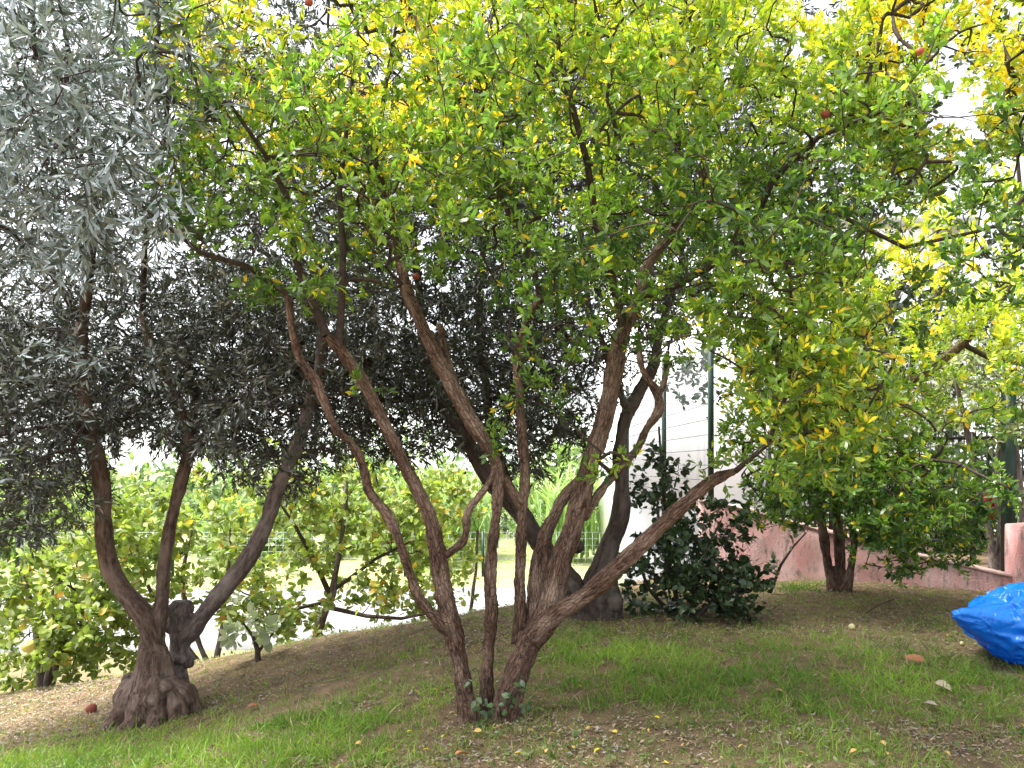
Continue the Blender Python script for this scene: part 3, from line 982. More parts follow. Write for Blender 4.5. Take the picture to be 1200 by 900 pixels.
I3 = px_path([(222, 530, Y0 + .2, 13), (242, 508, Y0 + .25, 8), (256, 492, Y0 + .3, 8), (267, 462, Y0 + .4, 7)])
I3b = px_path([(220, 520, Y0 + .2, 12), (229, 480, Y0 + .3, 10), (222, 440, Y0 + .4, 9), (210, 400, Y0 + .5, 8)])
I4 = px_path([(213, 838, Y0 + .25, 40), (211, 805, Y0 + .25, 22), (208, 775, Y0 + .25, 26), (212, 748, Y0 + .25, 30), (211, 725, Y0 + .25, 27), (213, 704, Y0 + .25, 27)])
I5 = px_path([(212, 752, Y0 + .25, 26), (226, 738, Y0 + .22, 25), (240, 718, Y0 + .2, 24), (263, 689, Y0 + .15, 24), (288, 658, Y0 + .1, 24), (311, 615, Y0 + .05, 23), (325, 572, Y0, 22), (345, 530, Y0, 21), (361, 482, Y0, 19), (371, 440, Y0, 17), (378, 390, Y0, 13)])
blobs = []
br = np.random.default_rng(11)
for k in range(15):
    px, py = br.uniform(148, 214), br.uniform(795, 840)
    w = (1 - ((px - 180) / 40) ** 2)
    if w < 0:
        continue
    blobs.append((P(px, py + 6 - 10 * w, Y0 - 0.16 * w + br.uniform(-.03, .1)), br.uniform(0.03, 0.06)))
blobs += [(P(148, 820, Y0), (0.07, 0.08, 0.11)), (P(154, 836, Y0 - .05), (0.07, 0.08, 0.07)), (P(182, 812, Y0 - .17), (0.075, 0.06, 0.13)), (P(213, 771, Y0 + .2), (0.075, 0.07, 0.05)), (P(221, 776, Y0 + .22), (0.035, 0.05, 0.04)),
          (P(205, 715, Y0 + .22), (0.07, 0.07, 0.06)), (P(220, 713, Y0 + .25), (0.05, 0.06, 0.07)), (P(200, 735, Y0 + .22), 0.05)]
roots = []
for px, py, dx, dy in ((156, 840, -0.16, -0.08), (168, 844, -0.07, -0.22), (188, 844, 0.05, -0.24), (204, 840, 0.16, -0.14), (210, 830, 0.2, 0.05), (152, 830, -0.18, 0.12)):
    s = P(px, 805, Y0 - 0.08)
    e = P(px, py, Y0 - 0.08)
    rt = np.array([[*(s * 0.7 + P(181, 790, Y0) * 0.3), 0.055], [*(0.5 * (s + e) + np.array([dx * .25, dy * .25, 0.02])), 0.062], [e[0] + dx * .45, e[1] + dy * .45, oz + 0.05, 0.055], [e[0] + dx, e[1] + dy, oz - 0.05, 0.03]])
    roots.append(rt)
for k in range(13):                       # twisting strands of root over the burl
    a = -math.pi * (0.04 + 0.92 * k / 12) + br.uniform(-.12, .12)
    rr_ = [0.09, 0.13 + br.uniform(-.02, .03), 0.18 + br.uniform(-.03, .04), 0.23 + br.uniform(-.04, .06)]
    zz_ = [0.50 + br.uniform(-.1, .1), 0.30, 0.13, -0.03]
    cx_, cy_ = P(180, 800, Y0)[:2]
    roots.append(np.array([[cx_ + rr_[j] * math.cos(a + (j - 1) * br.uniform(-.25, .25)), cy_ + 0.8 * rr_[j] * math.sin(a), oz + zz_[j], (0.030, 0.034, 0.038, 0.024)[j] * br.uniform(.7, 1.2)] for j in range(4)]))
make_trunk('trunk', [I1, I2, I3, I3b] + roots, oroot, M['burl'], 0.0125, 0.004, (22, 22, 8), blobs[:-5], 0.05, oz, 0.62, 3)
make_trunk('trunk', [I4, I5], oroot, M['olive_bark'], 0.0135, 0.004, (22, 22, 8), blobs[-5:], 0.03, oz, 1.0, 3)
# the burl material is shared by the fused trunk; the second trunk is greyer
osk = Skeleton()
for pth, fr in ((I1, .72), (I2, .7), (I3, .5), (I3b, .4), (I5, .75)):
    osk.limb(pth, fr)
olimbs = [[(104, 330, Y0 - .4, 13), (112, 250, Y0 - .8, 11), (105, 150, Y0 - 1.3, 9), (80, 60, Y0 - 1.8, 7), (60, -60, Y0 - 2.0, 5)],
          [(97, 380, Y0 - .3, 11), (60, 320, Y0 - .5, 9), (10, 270, Y0 - .9, 8), (-60, 230, Y0 - 1.2, 6)],
          [(167, 368, Y0, 9), (170, 280, Y0 - .5, 8), (190, 180, Y0 - 1.2, 7), (200, 90, Y0 - 1.7, 5)],
          [(378, 390, Y0, 12), (372, 300, Y0 + .1, 10), (340, 200, Y0 + .2, 8), (330, 80, Y0 + .2, 6)],
          [(371, 440, Y0, 10), (405, 420, Y0 + .3, 8), (450, 430, Y0 + .6, 6)],
          [(107, 508, Y0 - .2, 11), (85, 495, Y0 - .4, 8), (50, 500, Y0 - .6, 7), (0, 510, Y0 - .8, 5)]]
olimbs = [px_path(l) for l in olimbs]
for l in olimbs:
    osk.limb(l, 0.2)

def olive_ok(q):
    x, y = proj(q)
    low = np.interp(x, [-200, 0, 60, 110, 140, 230, 330, 380, 420, 460], [640, 650, 640, 600, 500, 540, 570, 560, 520, 430])
    front = np.interp(x, [-200, 0, 150, 240, 300], [330, 320, 310, 250, 60])
    low = np.where(q[:, 1] < 4.6, front, low) + 50 * (fbm(q, 1.5, 2) - 0.5)
    hole = (fbm(q + 3, 1.3, 2) < 0.33) & (y > 330)
    nearstop = ~((q[:, 1] < 4.7) & (x > 225 - 0.1 * y + 170 * (fbm(q + 5, 1.8, 2) - 0.5)))
    return (y < low) & ~hole & nearstop & (q[:, 1] > 2.9)
OA = in_ellipsoids(5200, [((-2.9, 5.6, 3.2), (2.2, 1.9, 2.0), 1.0), ((-2.2, 3.9, 3.3), (1.2, 0.9, 1.1), 0.42), ((-3.9, 5.8, 1.7), (1.2, 1.1, 1.0), 0.75), ((-2.0, 6.4, 2.2), (1.1, 0.9, 1.0), 0.65), ((-3.0, 6.6, 2.4), (1.6, 0.7, 0.9), 0.5)], olive_ok)
osk.grow(OA, step=0.08, jit=0.12, down=0.1, up=0.0)
osk.finish(0.0014, 0.46, 0.022)
sp, tn, tip = sprigs_on(osk, 0.06, 4)
(lp, lR, ls, li), sh = sprig_leaves(sp, tn, 0.17, 12, elev=(25, 60), leaf=(0.05, 0.078), follow=0.6, upw=0.0, rnd=0.8, droop=0.15, light=0.3, jitn=0.5)
print('olive leaves', len(lp))
lc = np.where((lp[:, 1] < 4.75)[:, None], olive_colours(lp, li, 1.5) * np.array([1.12, 1.27, 1.32]), olive_colours(lp, li, 0.3) * 1.0)  # front shoots silvery, and tinted brighter for light; deeper leaves tinted dark for shade
ls = np.where(lp[:, 1] < 4.75, ls * 1.15, ls)
tag(obj('twigs', osk.twig_mesh('twigs', olimbs), M['twig_dark'], oroot), kind='stuff')
v, f = shoot_mesh_arrays(*sh, droop=0.15)
tag(obj('shoots', mesh_arrays('shoots', v, f), M['twig_dark'], oroot), kind='stuff')
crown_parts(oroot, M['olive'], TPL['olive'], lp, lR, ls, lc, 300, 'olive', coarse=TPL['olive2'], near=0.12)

# the second olive, behind the pomegranate
hb = ground_at(695, 722)
YH = float(hb[1])
hroot = thing('olive_tree', hb, 'dark olive tree with twin leaning trunks standing behind the many-stemmed tree', 'tree')
H1 = px_path([(700, 738, YH, 80), (702, 705, YH, 58), (706, 672, YH, 40), (716, 636, YH, 34), (726, 606, YH, 28), (728, 572, YH + .05, 24), (726, 545, YH + .1, 23), (728, 512, YH + .1, 22), (736, 484, YH + .15, 22), (752, 454, YH + .2, 19), (766, 428, YH + .25, 16), (772, 390, YH + .3, 12)], 0.74)
H2 = px_path([(688, 735, YH - .05, 60), (678, 700, YH, 34), (655, 664, YH, 26), (631, 634, YH, 26), (604, 594, YH, 26), (578, 566, YH, 25), (558, 534, YH, 24), (537, 500, YH, 22), (515, 462, YH + .05, 20), (502, 425, YH + .1, 18), (494, 380, YH + .1, 15), (490, 330, YH + .1, 12)])
H3 = px_path([(604, 594, YH, 20), (586, 540, YH + .2, 15), (574, 490, YH + .3, 14), (568, 440, YH + .4, 13), (563, 390, YH + .4, 12), (560, 335, YH + .4, 10)])
H4 = px_path([(736, 484, YH + .15, 12), (720, 440, YH, 11), (706, 400, YH - .1, 10), (690, 360, YH - .2, 8)])
hbl = [(P(693 + br.uniform(-26, 26), br.uniform(690, 728), YH - br.uniform(0, .12)), br.uniform(0.05, 0.1)) for k in range(16)] + [(P(712, 690, YH - .1), (.1, .08, .14)), (P(676, 640, YH + .1), (.07, .07, .07))]
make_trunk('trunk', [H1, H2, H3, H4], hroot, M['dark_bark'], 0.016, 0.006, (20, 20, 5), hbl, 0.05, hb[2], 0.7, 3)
hsk = Skeleton()
for pth, fr in ((H1, .75), (H2, .7), (H3, .5), (H4, .5)):
    hsk.limb(pth, fr)
hl = [px_path(l) for l in ([(490, 330, YH + .1, 12), (480, 250, YH, 10), (430, 150, YH - .1, 8), (400, 40, YH - .1, 6)],
                           [(560, 335, YH + .4, 10), (575, 240, YH + .4, 9), (560, 120, YH + .3, 7), (580, 0, YH + .2, 5)],
                           [(772, 390, YH + .3, 12), (800, 310, YH + .4, 10), (790, 200, YH + .4, 8), (800, 60, YH + .3, 6)],
                           [(690, 360, YH - .2, 8), (680, 260, YH - .1, 7), (700, 150, YH, 6), (690, 20, YH, 4)],
                           [(515, 462, YH + .05, 10), (460, 470, YH + .1, 8), (420, 465, YH + .1, 6)])]
for l in hl:
    hsk.limb(l, 0.2)

def h_ok(q):
    x, y = proj(q)
    low = np.interp(x, [300, 380, 470, 560, 640, 700, 740, 800, 860, 950], [470, 560, 545, 520, 545, 520, 440, 400, 330, 200]) + 60 * (fbm(q, 1.5, 2) - 0.5)
    return (y < low) & (q[:, 1] > 5.9)
HA = in_ellipsoids(5200, [((-0.4, 7.3, 3.4), (2.2, 1.3, 2.1), 1.0), ((0.9, 7.5, 4.1), (2.0, 1.3, 1.7), 0.5), ((-0.5, 7.1, 2.2), (1.3, 0.9, 0.9), 0.35), ((0.4, 7.5, 5.4), (3.2, 1.3, 1.5), 0.55)], h_ok)
hsk.grow(HA, step=0.09, jit=0.12, down=0.1, up=0.0)
hsk.finish(0.0015, 0.46, 0.022)
sp, tn, tip = sprigs_on(hsk, 0.075, 4)
(lp, lR, ls, li), sh = sprig_leaves(sp, tn, 0.19, 12, elev=(25, 60), leaf=(0.055, 0.09), follow=0.6, upw=-0.1, rnd=0.8, droop=0.2, light=0.3, jitn=0.5)
print('olive2 leaves', len(lp))
lc = olive_colours(lp, li, 0.15) * 1.0  # few silver leaves, so the tint itself carries this crown's shade
tag(obj('twigs', hsk.twig_mesh('twigs', hl), M['twig_dark'], hroot), kind='stuff')
crown_parts(hroot, M['olive_shaded'], TPL['olive2'], lp, lR, ls, lc, 0, 'olive2')
# ------------------------------------------------------------------ generic leafy tree or shrub
def leafy(name, label, cat, base, trunks, limbs, att, mat, tpls, colf, bark='olive_bark', twig='twig', group=None, spacing=0.06, k=7, L=0.1, leaf=(0.05, 0.08), n_single=0, voxel=0.012, maxcnt=3,
          upw=0.3, droop=0.05, light=0.5, rnd=0.9, fr=0.6, coarse=None, trunk_name='trunk', elev=(35, 70), grow_kw=None, shoots=True, amp=0.003, fall=0.15):
    r = thing(name, base, label, cat, group)
    s = Skeleton()
    tp = [px_path(t) if not isinstance(t, np.ndarray) else t for t in trunks]
    lb = [px_path(t) if not isinstance(t, np.ndarray) else t for t in limbs]
    if voxel:
        make_trunk(trunk_name, tp, r, M[bark], voxel, amp)
    for t in tp:
        s.limb(t, fr)
    for t in lb:
        s.limb(t, fall)
    s.grow(att, **(grow_kw or {}))
    s.finish(0.0015, 0.46, 0.02)
    sp, tn, tip = sprigs_on(s, spacing, maxcnt)
    (q, R, sc, ids), sh = sprig_leaves(sp, tn, L, k, elev=elev, leaf=leaf, upw=upw, droop=droop, light=light, rnd=rnd)
    print(name, 'leaves', len(q))
    tag(obj('twigs', s.twig_mesh('twigs', lb if voxel else lb + tp), M[twig], r), kind='stuff')
    if shoots:
        v, f = shoot_mesh_arrays(*sh, droop=droop)
        tag(obj('shoots', mesh_arrays('shoots', v, f), M[twig], r), kind='stuff')
    crown_parts(r, M[mat], TPL[tpls], q, R, sc, colf(q, ids), n_single, name, coarse=TPL[coarse] if coarse else None)
    return r

# ------------------------------------------------------------------ pink retaining wall, terrace, fence
wall_pts = []           # x, y, base z, top z
for px, pb, ptop, Y in ((820, 694, 588, 9.6), (860, 688, 594, 9.45), (880, 686, 600, 9.35), (920, 680, 611, 9.2), (960, 675, 622, 9.05), (1006, 674, 634, 8.85), (1072, 676, 652, 8.6), (1130, 688, 664, 8.4), (1186, 694, 677, 8.2), (1260, 700, 678, 8.15), (1450, 705, 680, 8.1)):
    a, b = P(px, pb, Y), P(px, ptop, Y)
    wall_pts.append((a[0], a[1], a[2] - 0.25, b[2]))
wall_pts = np.array(wall_pts)

def pink_mat():
    m, t, out = new_mat('pink_plaster')
    ge = nd(t, 'ShaderNodeNewGeometry')
    n1 = nd(t, 'ShaderNodeTexNoise', Scale=3.5, Detail=8.0, Roughness=0.65)
    n2 = nd(t, 'ShaderNodeTexNoise', Scale=14.0, Detail=6.0, Roughness=0.7)
    n3 = nd(t, 'ShaderNodeTexNoise', Scale=70.0, Detail=5.0)
    mp = nd(t, 'ShaderNodeMapping')
    mp.inputs['Scale'].default_value = (1, 1, 0.35)
    t.links.new(ge.outputs['Position'], mp.inputs['Vector'])
    for n in (n1, n2):
        t.links.new(mp.outputs[0], n.inputs['Vector'])
    t.links.new(ge.outputs['Position'], n3.inputs['Vector'])
    r = nd(t, 'ShaderNodeValToRGB')
    e = r.color_ramp.elements
    e[0].position, e[0].color = 0.33, (0.44, 0.20, 0.195, 1)
    e[1].position, e[1].color = 0.62, (0.58, 0.41, 0.395, 1)
    k = e.new(0.48); k.color = (0.52, 0.30, 0.285, 1)
    t.links.new(n1.outputs['Fac'], r.inputs['Fac'])
    mx = nd(t, 'ShaderNodeMix', data_type='RGBA')
    mr = nd(t, 'ShaderNodeMapRange')
    mr.inputs['From Min'].default_value = 0.50
    mr.inputs['From Max'].default_value = 0.66
    t.links.new(n2.outputs['Fac'], mr.inputs['Value'])
    t.links.new(mr.outputs[0], mx.inputs['Factor'])
    t.links.new(r.outputs[0], mx.inputs[6])
    mx.inputs[7].default_value = (0.22, 0.15, 0.135, 1)
    pr = nd(t, 'ShaderNodeBsdfPrincipled', Roughness=0.9)
    pr.inputs['Specular IOR Level'].default_value = 0.2
    t.links.new(mx.outputs[2], pr.inputs['Base Color'])
    ad = nd(t, 'ShaderNodeMath', operation='ADD')
    t.links.new(n2.outputs['Fac'], ad.inputs[0])
    t.links.new(n3.outputs['Fac'], ad.inputs[1])
    bp = nd(t, 'ShaderNodeBump', Strength=0.6, Distance=0.02)
    t.links.new(ad.outputs[0], bp.inputs['Height'])
    t.links.new(bp.outputs[0], pr.inputs['Normal'])
    t.links.new(pr.outputs[0], out.inputs['Surface'])
    return m
M['pink'] = pink_mat()

def ribbon_wall(name, pts, thick, nz, mat, parent, lo=2, hi=3, rough=0.012, over=0.0, fine=0.06):
    """wall along a polyline with its own base and top lines, both faces, top and ends"""
    s = np.r_[0, np.cumsum(np.hypot(np.diff(pts[:, 0]), np.diff(pts[:, 1])))]
    ss = np.arange(0, s[-1], fine)
    ss = np.r_[ss, s[-1]]
    X, Y, Z0, Z1 = [np.interp(ss, s, pts[:, k]) for k in (0, 1, lo, hi)]
    n = len(ss)
    dx, dy = np.gradient(X), np.gradient(Y)
    nrm = np.stack([dy, -dx], 1) / np.hypot(dx, dy)[:, None]
    rows = []
    prof = [(-1, k / nz) for k in range(nz + 1)] + [(-0.85, 1.0 + 0.02), (0.85, 1.02)] + [(1, 1 - k / nz) for k in range(nz + 1)]
    V = []
    for o, h in prof:
        q = np.c_[X + nrm[:, 0] * o * -thick / 2 - nrm[:, 0] * 0, Y + nrm[:, 1] * o * -thick / 2, Z0 + (Z1 - Z0) * h]
        dsp = rough * (fbm(q, 5.0, 3) - 0.5) * 2
        q[:, :2] += nrm * dsp[:, None]
        q[:, 2] += rough * 1.2 * (vnoise(q + 4, 9) - 0.5) * (h > 0.9)
        V.append(q)
    m = len(prof)
    V = np.stack(V, 1).reshape(-1, 3)
    i, k = np.meshgrid(np.arange(n - 1), np.arange(m), indexing='ij')
    k2 = (k + 1) % m
    f = np.stack([i * m + k, (i + 1) * m + k, (i + 1) * m + k2, i * m + k2], 2).reshape(-1, 4)
    c0 = V[:m].mean(0); c1 = V[-m:].mean(0)
    nb = len(V)
    V = np.vstack([V, c0, c1])
    e0 = [(nb, j, (j + 1) % m, (j + 1) % m) for j in range(m)]
    bm = bmesh.new()
    vs = [bm.verts.new(q) for q in V]
    for q in f:
        bm.faces.new([vs[a] for a in q])
    for j in range(m):
        bm.faces.new((vs[nb], vs[(j + 1) % m], vs[j]))
        b = (n - 1) * m
        bm.faces.new((vs[nb + 1], vs[b + j], vs[b + (j + 1) % m]))
    bmesh.ops.recalc_face_normals(bm, faces=bm.faces)
    me = bpy.data.meshes.new(name)
    bm.to_mesh(me)
    bm.free()
    me.polygons.foreach_set('use_smooth', np.ones(len(me.polygons), bool))
    return obj(name, me, mat, parent)

wroot = thing('retaining_wall', (wall_pts[0, 0], wall_pts[0, 1], wall_pts[0, 2]), 'low weathered pink plaster retaining wall stepping down behind the lawn', 'wall')
ribbon_wall('wall', wall_pts, 0.2, 10, M['pink'], wroot, rough=0.022)
cp_ = wall_pts.copy()
cp_[:, 2] = wall_pts[:, 3] - 0.005 + 0.012
cp_[:, 3] = wall_pts[:, 3] + 0.035
M['pink_cap'] = plain_mat('pale_pink_coping', (0.52, 0.36, 0.33), (0.24, 0.16, 0.14), 5, 0.9, 0.5, 50)
ribbon_wall('coping', cp_, 0.23, 2, M['pink_cap'], wroot, rough=0.028)
pl = P(1197, 690, 8.1)
pill = np.array([[pl[0] - 0.09, pl[1], -0.1, P(1197, 616, 8.1)[2]], [pl[0] + 0.26, pl[1] - 0.02, -0.1, P(1197, 615, 8.1)[2]]])
pr_ = thing('wall_pillar', (pl[0], pl[1], 0.1), 'short pink plaster pillar at the low end of the retaining wall', 'pillar')
ribbon_wall('shaft', pill, 0.3, 10, M['pink'], pr_, fine=0.05)

# terrace ground behind the wall
def terr_z(x):
    return np.interp(x, wall_pts[:, 0], wall_pts[:, 3]) - 0.05
tx = np.linspace(wall_pts[0, 0] + 0.02, 9, 60)
ty = np.linspace(0, 1, 40)
TV = []
for x in tx:
    y0 = np.interp(x, wall_pts[:, 0], wall_pts[:, 1]) + 0.02
    for t in ty:
        y = y0 + t * t * 9
        TV.append((x + 0.25 * t * 9 * 0, y, float(terr_z(x)) + 0.05 * (float(fbm(np.array([[x, y]]), 2.0, 2)[0]) - 0.5) - 0.004 * (y - y0)))
i, k = np.meshgrid(np.arange(59), np.arange(39), indexing='ij')
tf = np.stack([i * 40 + k, (i + 1) * 40 + k, (i + 1) * 40 + k + 1, i * 40 + k + 1], 2).reshape(-1, 4)
tme = mesh_arrays('terrace', TV, tf, np.repeat(np.array([[0.12, 0.085, 0.062]]), len(TV), 0))
tag(obj('terrace', tme, M['soil']), 'raised strip of bare soil behind the pink wall', 'terrace', kind='structure')

def bars_mesh(name, segs):
    """square bars: [(p, q, half width)]"""
    V, Fq = [], []
    for p, q, h in segs:
        p, q = np.array(p, float), np.array(q, float)
        d = unit(q - p)
        u = unit(np.cross(d, [0.31, 0.2, 0.93] if abs(d[2]) < .9 else [1, 0, 0]))
        w = np.cross(d, u)
        o = len(V)
        for e in (p, q):
            for a, b in ((-1, -1), (1, -1), (1, 1), (-1, 1)):
                V.append(e + h * (a * u + b * w))
        Fq += [(o, o + 3, o + 2, o + 1), (o + 4, o + 5, o + 6, o + 7)] + [(o + j, o + (j + 1) % 4, o + 4 + (j + 1) % 4, o + 4 + j) for j in range(4)]
    return mesh_arrays(name, V, Fq, smooth=False)
M['green_metal'] = plain_mat('dark_green_paint', (0.006, 0.02, 0.014), (0.012, 0.03, 0.02), 5, 0.45, 0.05)
M['wire'] = plain_mat('green_wire', (0.02, 0.035, 0.03), (0.03, 0.045, 0.04), 5, 0.5, 0.05)
M['black_metal'] = plain_mat('black_paint', (0.008, 0.009, 0.01), (0.02, 0.02, 0.02), 5, 0.5, 0.05)

# welded mesh fence that runs back from the wall's high end
c1_, c2_, c3_ = P(833, 560, 10.0), P(778, 560, 12.8), P(735, 560, 16.5)
fz = 0.85
mroot = thing('mesh_fence', (c1_[0], c1_[1], fz), 'green welded wire mesh fence on dark posts beside the white house', 'fence')
for c, h in ((c1_, 2.9), (c2_, 2.35), (c3_, 2.35)):
    obj('post', bars_mesh('post', [((c[0], c[1], fz - .3), (c[0], c[1], fz + h), 0.032)]), M['green_metal'], mroot)
for a, b in ((c1_, c2_), (c2_, c3_)):
    segs = []
    n = int(np.hypot(*(b - a)[:2]) / 0.06)
    for j in range(1, n):
        q = a + (b - a) * j / n
        segs.append(((q[0], q[1], fz), (q[0], q[1], fz + 2.25), 0.0026))
    for z in np.arange(0.05, 2.3, 0.2):
        segs.append(((a[0], a[1], fz + z), (b[0], b[1], fz + z), 0.0032))
    tag(obj('wire_panel', bars_mesh('wire_panel', segs), M['wire'], mroot), kind='stuff')

# railing along the terrace at the low end
e1, e2 = P(900, 600, 10.6), P(1230, 600, 9.4)
rz = 0.42
rroot = thing('railing_fence', (e1[0], e1[1], rz), 'black metal railing of thin upright bars behind the low pink wall', 'fence')
for t in np.linspace(0, 1, 5):
    q = e1 + (e2 - e1) * t
    obj('post', bars_mesh('post', [((q[0], q[1], rz - .3), (q[0], q[1], rz + 1.5), 0.025)]), M['black_metal'], rroot)
for z in (0.12, 1.42):
    obj('rail', bars_mesh('rail', [((e1[0], e1[1], rz + z), (e2[0], e2[1], rz + z), 0.016)]), M['black_metal'], rroot)
nb = 52
bar_me = bars_mesh('bar', [((0, 0, 0), (0, 0, 1.46), 0.007)])
for j in range(nb):
    q = e1 + (e2 - e1) * (j + 0.5) / nb
    part_at('bar', bar_me, M['black_metal'], rroot, (q[0], q[1], rz + 0.04))
gp = P(1182, 600, 8.9)
tag(obj('fence_post', bars_mesh('fence_post', [((gp[0], gp[1], 0.2), (gp[0], gp[1], 2.35), 0.055), ((gp[0], gp[1], 2.35), (gp[0], gp[1], 2.38), 0.065)]), M['green_metal']), 'thick dark green fence post beside the pink pillar', 'post')

# red cloth slung over the railing
def cloth():
    n, m = 22, 18
    c = P(1166, 590, 9.3)
    V = []
    for i in range(n):
        for j in range(m):
            u, v = i / (n - 1), j / (m - 1)
            x = (u - 0.5) * 0.42 * (1 - 0.25 * v)
            z = 0.02 - 0.30 * v + 0.05 * math.cos(u * 5)
            y = -0.02 + 0.03 * math.sin(u * 17 + 2 * v) * (0.3 + v) + 0.02 * math.sin(u * 31)
            V.append((c[0] + x, c[1] + y, c[2] + 0.09 + z))
    i, j = np.meshgrid(np.arange(n - 1), np.arange(m - 1), indexing='ij')
    f = np.stack([i * m + j, (i + 1) * m + j, (i + 1) * m + j + 1, i * m + j + 1], 2).reshape(-1, 4)
    me = mesh_arrays('red_cloth', V, f)
    o = tag(obj('red_cloth', me, plain_mat('red_fabric', (0.5, 0.012, 0.02), (0.38, 0.01, 0.015), 9, 0.8, 0.2)), 'crumpled red cloth hanging on the black railing', 'cloth')
    sm = o.modifiers.new('thick', 'SOLIDIFY'); sm.thickness = 0.006
cloth()

# ------------------------------------------------------------------ white house beyond the mesh fence
def box_me(name, x0, x1, y0, y1, z0, z1):
    v = [(x, y, z) for z in (z0, z1) for x, y in ((x0, y0), (x1, y0), (x1, y1), (x0, y1))]
    f = [(0, 3, 2, 1), (4, 5, 6, 7), (0, 1, 5, 4), (1, 2, 6, 5), (2, 3, 7, 6), (3, 0, 4, 7)]
    return mesh_arrays(name, v, f, smooth=False)
hx0, hx1, hy0, hy1 = 2.8, 10.5, 18.0, 25.0
hroot2 = thing('white_house', (hx0, hy0, 0), 'white plastered house beyond the wire mesh fence', 'house')
M['white'] = plain_mat('white_plaster', (0.80, 0.81, 0.84), (0.84, 0.84, 0.86), 2, 0.9, 0.1)
obj('wall', box_me('wall', hx0, hx1, hy0, hy1, VALLEY - .3, 7.0), M['white'], hroot2)
obj('roof', box_me('roof', hx0 - .25, hx1 + .25, hy0 - .25, hy1 + .25, 7.003, 7.25), plain_mat('roof_slab', (0.5, 0.5, 0.5), (0.6, 0.6, 0.6), 2, .9, .1), hroot2)

# ------------------------------------------------------------------ the smaller tree by the pink wall
jb = ground_at(984, 692)
YJ = float(jb[1])
J1 = [(980, 706, YJ, 40), (975, 682, YJ, 17), (970, 662, YJ, 14), (965, 630, YJ, 13), (960, 594, YJ, 13), (955, 562, YJ, 12), (948, 520, YJ, 10), (940, 470, YJ, 8), (930, 410, YJ, 6)]
J2 = [(986, 706, YJ, 36), (985, 680, YJ - .02, 17), (984, 650, YJ, 15), (981, 612, YJ, 14), (981, 583, YJ - .05, 15), (988, 540, YJ - .1, 15), (1012, 490, YJ - .2, 16), (1040, 458, YJ - .3, 17), (1067, 446, YJ - .4, 17), (1098, 426, YJ - .5, 15), (1128, 403, YJ - .6, 13), (1150, 378, YJ - .7, 11), (1166, 362, YJ - .8, 9)]
J3 = [(988, 702, YJ - .05, 22), (996, 672, YJ - .1, 12), (1000, 646, YJ - .12, 10), (1004, 610, YJ - .15, 8), (1012, 560, YJ - .2, 7)]
jl = [[(1166, 362, YJ - .8, 9), (1186, 335, YJ - .9, 8), (1192, 290, YJ - 1.0, 8), (1196, 230, YJ - 1.1, 6), (1190, 150, YJ - 1.2, 4)],
      [(1128, 403, YJ - .6, 8), (1160, 420, YJ - .7, 7), (1210, 430, YJ - .9, 5)],
      [(1067, 446, YJ - .4, 8), (1072, 400, YJ - .5, 7), (1100, 340, YJ - .6, 6), (1130, 310, YJ - .7, 4)],
      [(1012, 560, YJ - .2, 6), (1040, 548, YJ - .7, 5), (1075, 537, YJ - 1.3, 5), (1120, 542, YJ - 1.7, 5), (1160, 562, YJ - 2.0, 4), (1215, 585, YJ - 2.3, 3)],
      [(955, 562, YJ, 7), (910, 540, YJ - .4, 5), (870, 560, YJ - .7, 3)]]

def j_ok(q):
    x, y = proj(q)
    low = np.interp(x, [820, 850, 880, 940, 960, 990, 1010, 1060, 1100, 1130, 1160, 1250], [470, 560, 610, 610, 590, 580, 630, 650, 640, 600, 520, 470]) + 60 * (fbm(q, 2.2, 2) - 0.5)
    hole = fbm(q + 7, 1.7, 2) < 0.42
    return (y < low) & (q[:, 1] > 5.5) & ~hole
JA = in_ellipsoids(1500, [((3.1, 7.6, 2.1), (1.1, 1.0, 1.3), 1.0), ((4.3, 7.1, 2.9), (1.5, 1.1, 1.4), 0.8), ((3.1, 7.2, 1.2), (0.9, 0.8, 0.5), 0.5), ((3.9, 7.0, 1.2), (0.8, 0.6, 0.6), 0.35)], j_ok)
jsp = np.concatenate([P(px, py, Y)[None] + rng.normal(0, s, (k, 3)) for px, py, Y, s, k in
                      [(1050, 635, YJ - .5, .13, 30), (1120, 630, YJ - .6, .13, 26), (1085, 615, YJ - .6, .18, 40), (1020, 620, YJ - .5, .14, 26), (1060, 590, YJ - .6, .22, 40), (1110, 585, YJ - .6, .2, 30), (900, 600, YJ - .6, .14, 18), (1048, 660, YJ - .5, .09, 16), (1118, 655, YJ - .6, .09, 14), (1140, 600, YJ - .8, .14, 16), (1075, 535, YJ - 1.3, .05, 4), (1130, 545, YJ - 1.75, .05, 4), (1165, 560, YJ - 2.0, .05, 5), (1195, 575, YJ - 2.2, .06, 6), (1020, 600, YJ - .5, .1, 12), (1080, 590, YJ - .6, .1, 10), (1050, 560, YJ - .7, .12, 10), (900, 580, YJ - .5, .12, 12), (930, 545, YJ - .5, .15, 12)]])
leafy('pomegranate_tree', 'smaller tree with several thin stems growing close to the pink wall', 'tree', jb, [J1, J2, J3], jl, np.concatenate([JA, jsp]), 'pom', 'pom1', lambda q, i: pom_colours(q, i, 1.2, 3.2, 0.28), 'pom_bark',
      n_single=150, leaf=(0.055, 0.09), spacing=0.05, k=8, voxel=0.011, fr=0.55, coarse='pom2', L=0.1, upw=0.45)

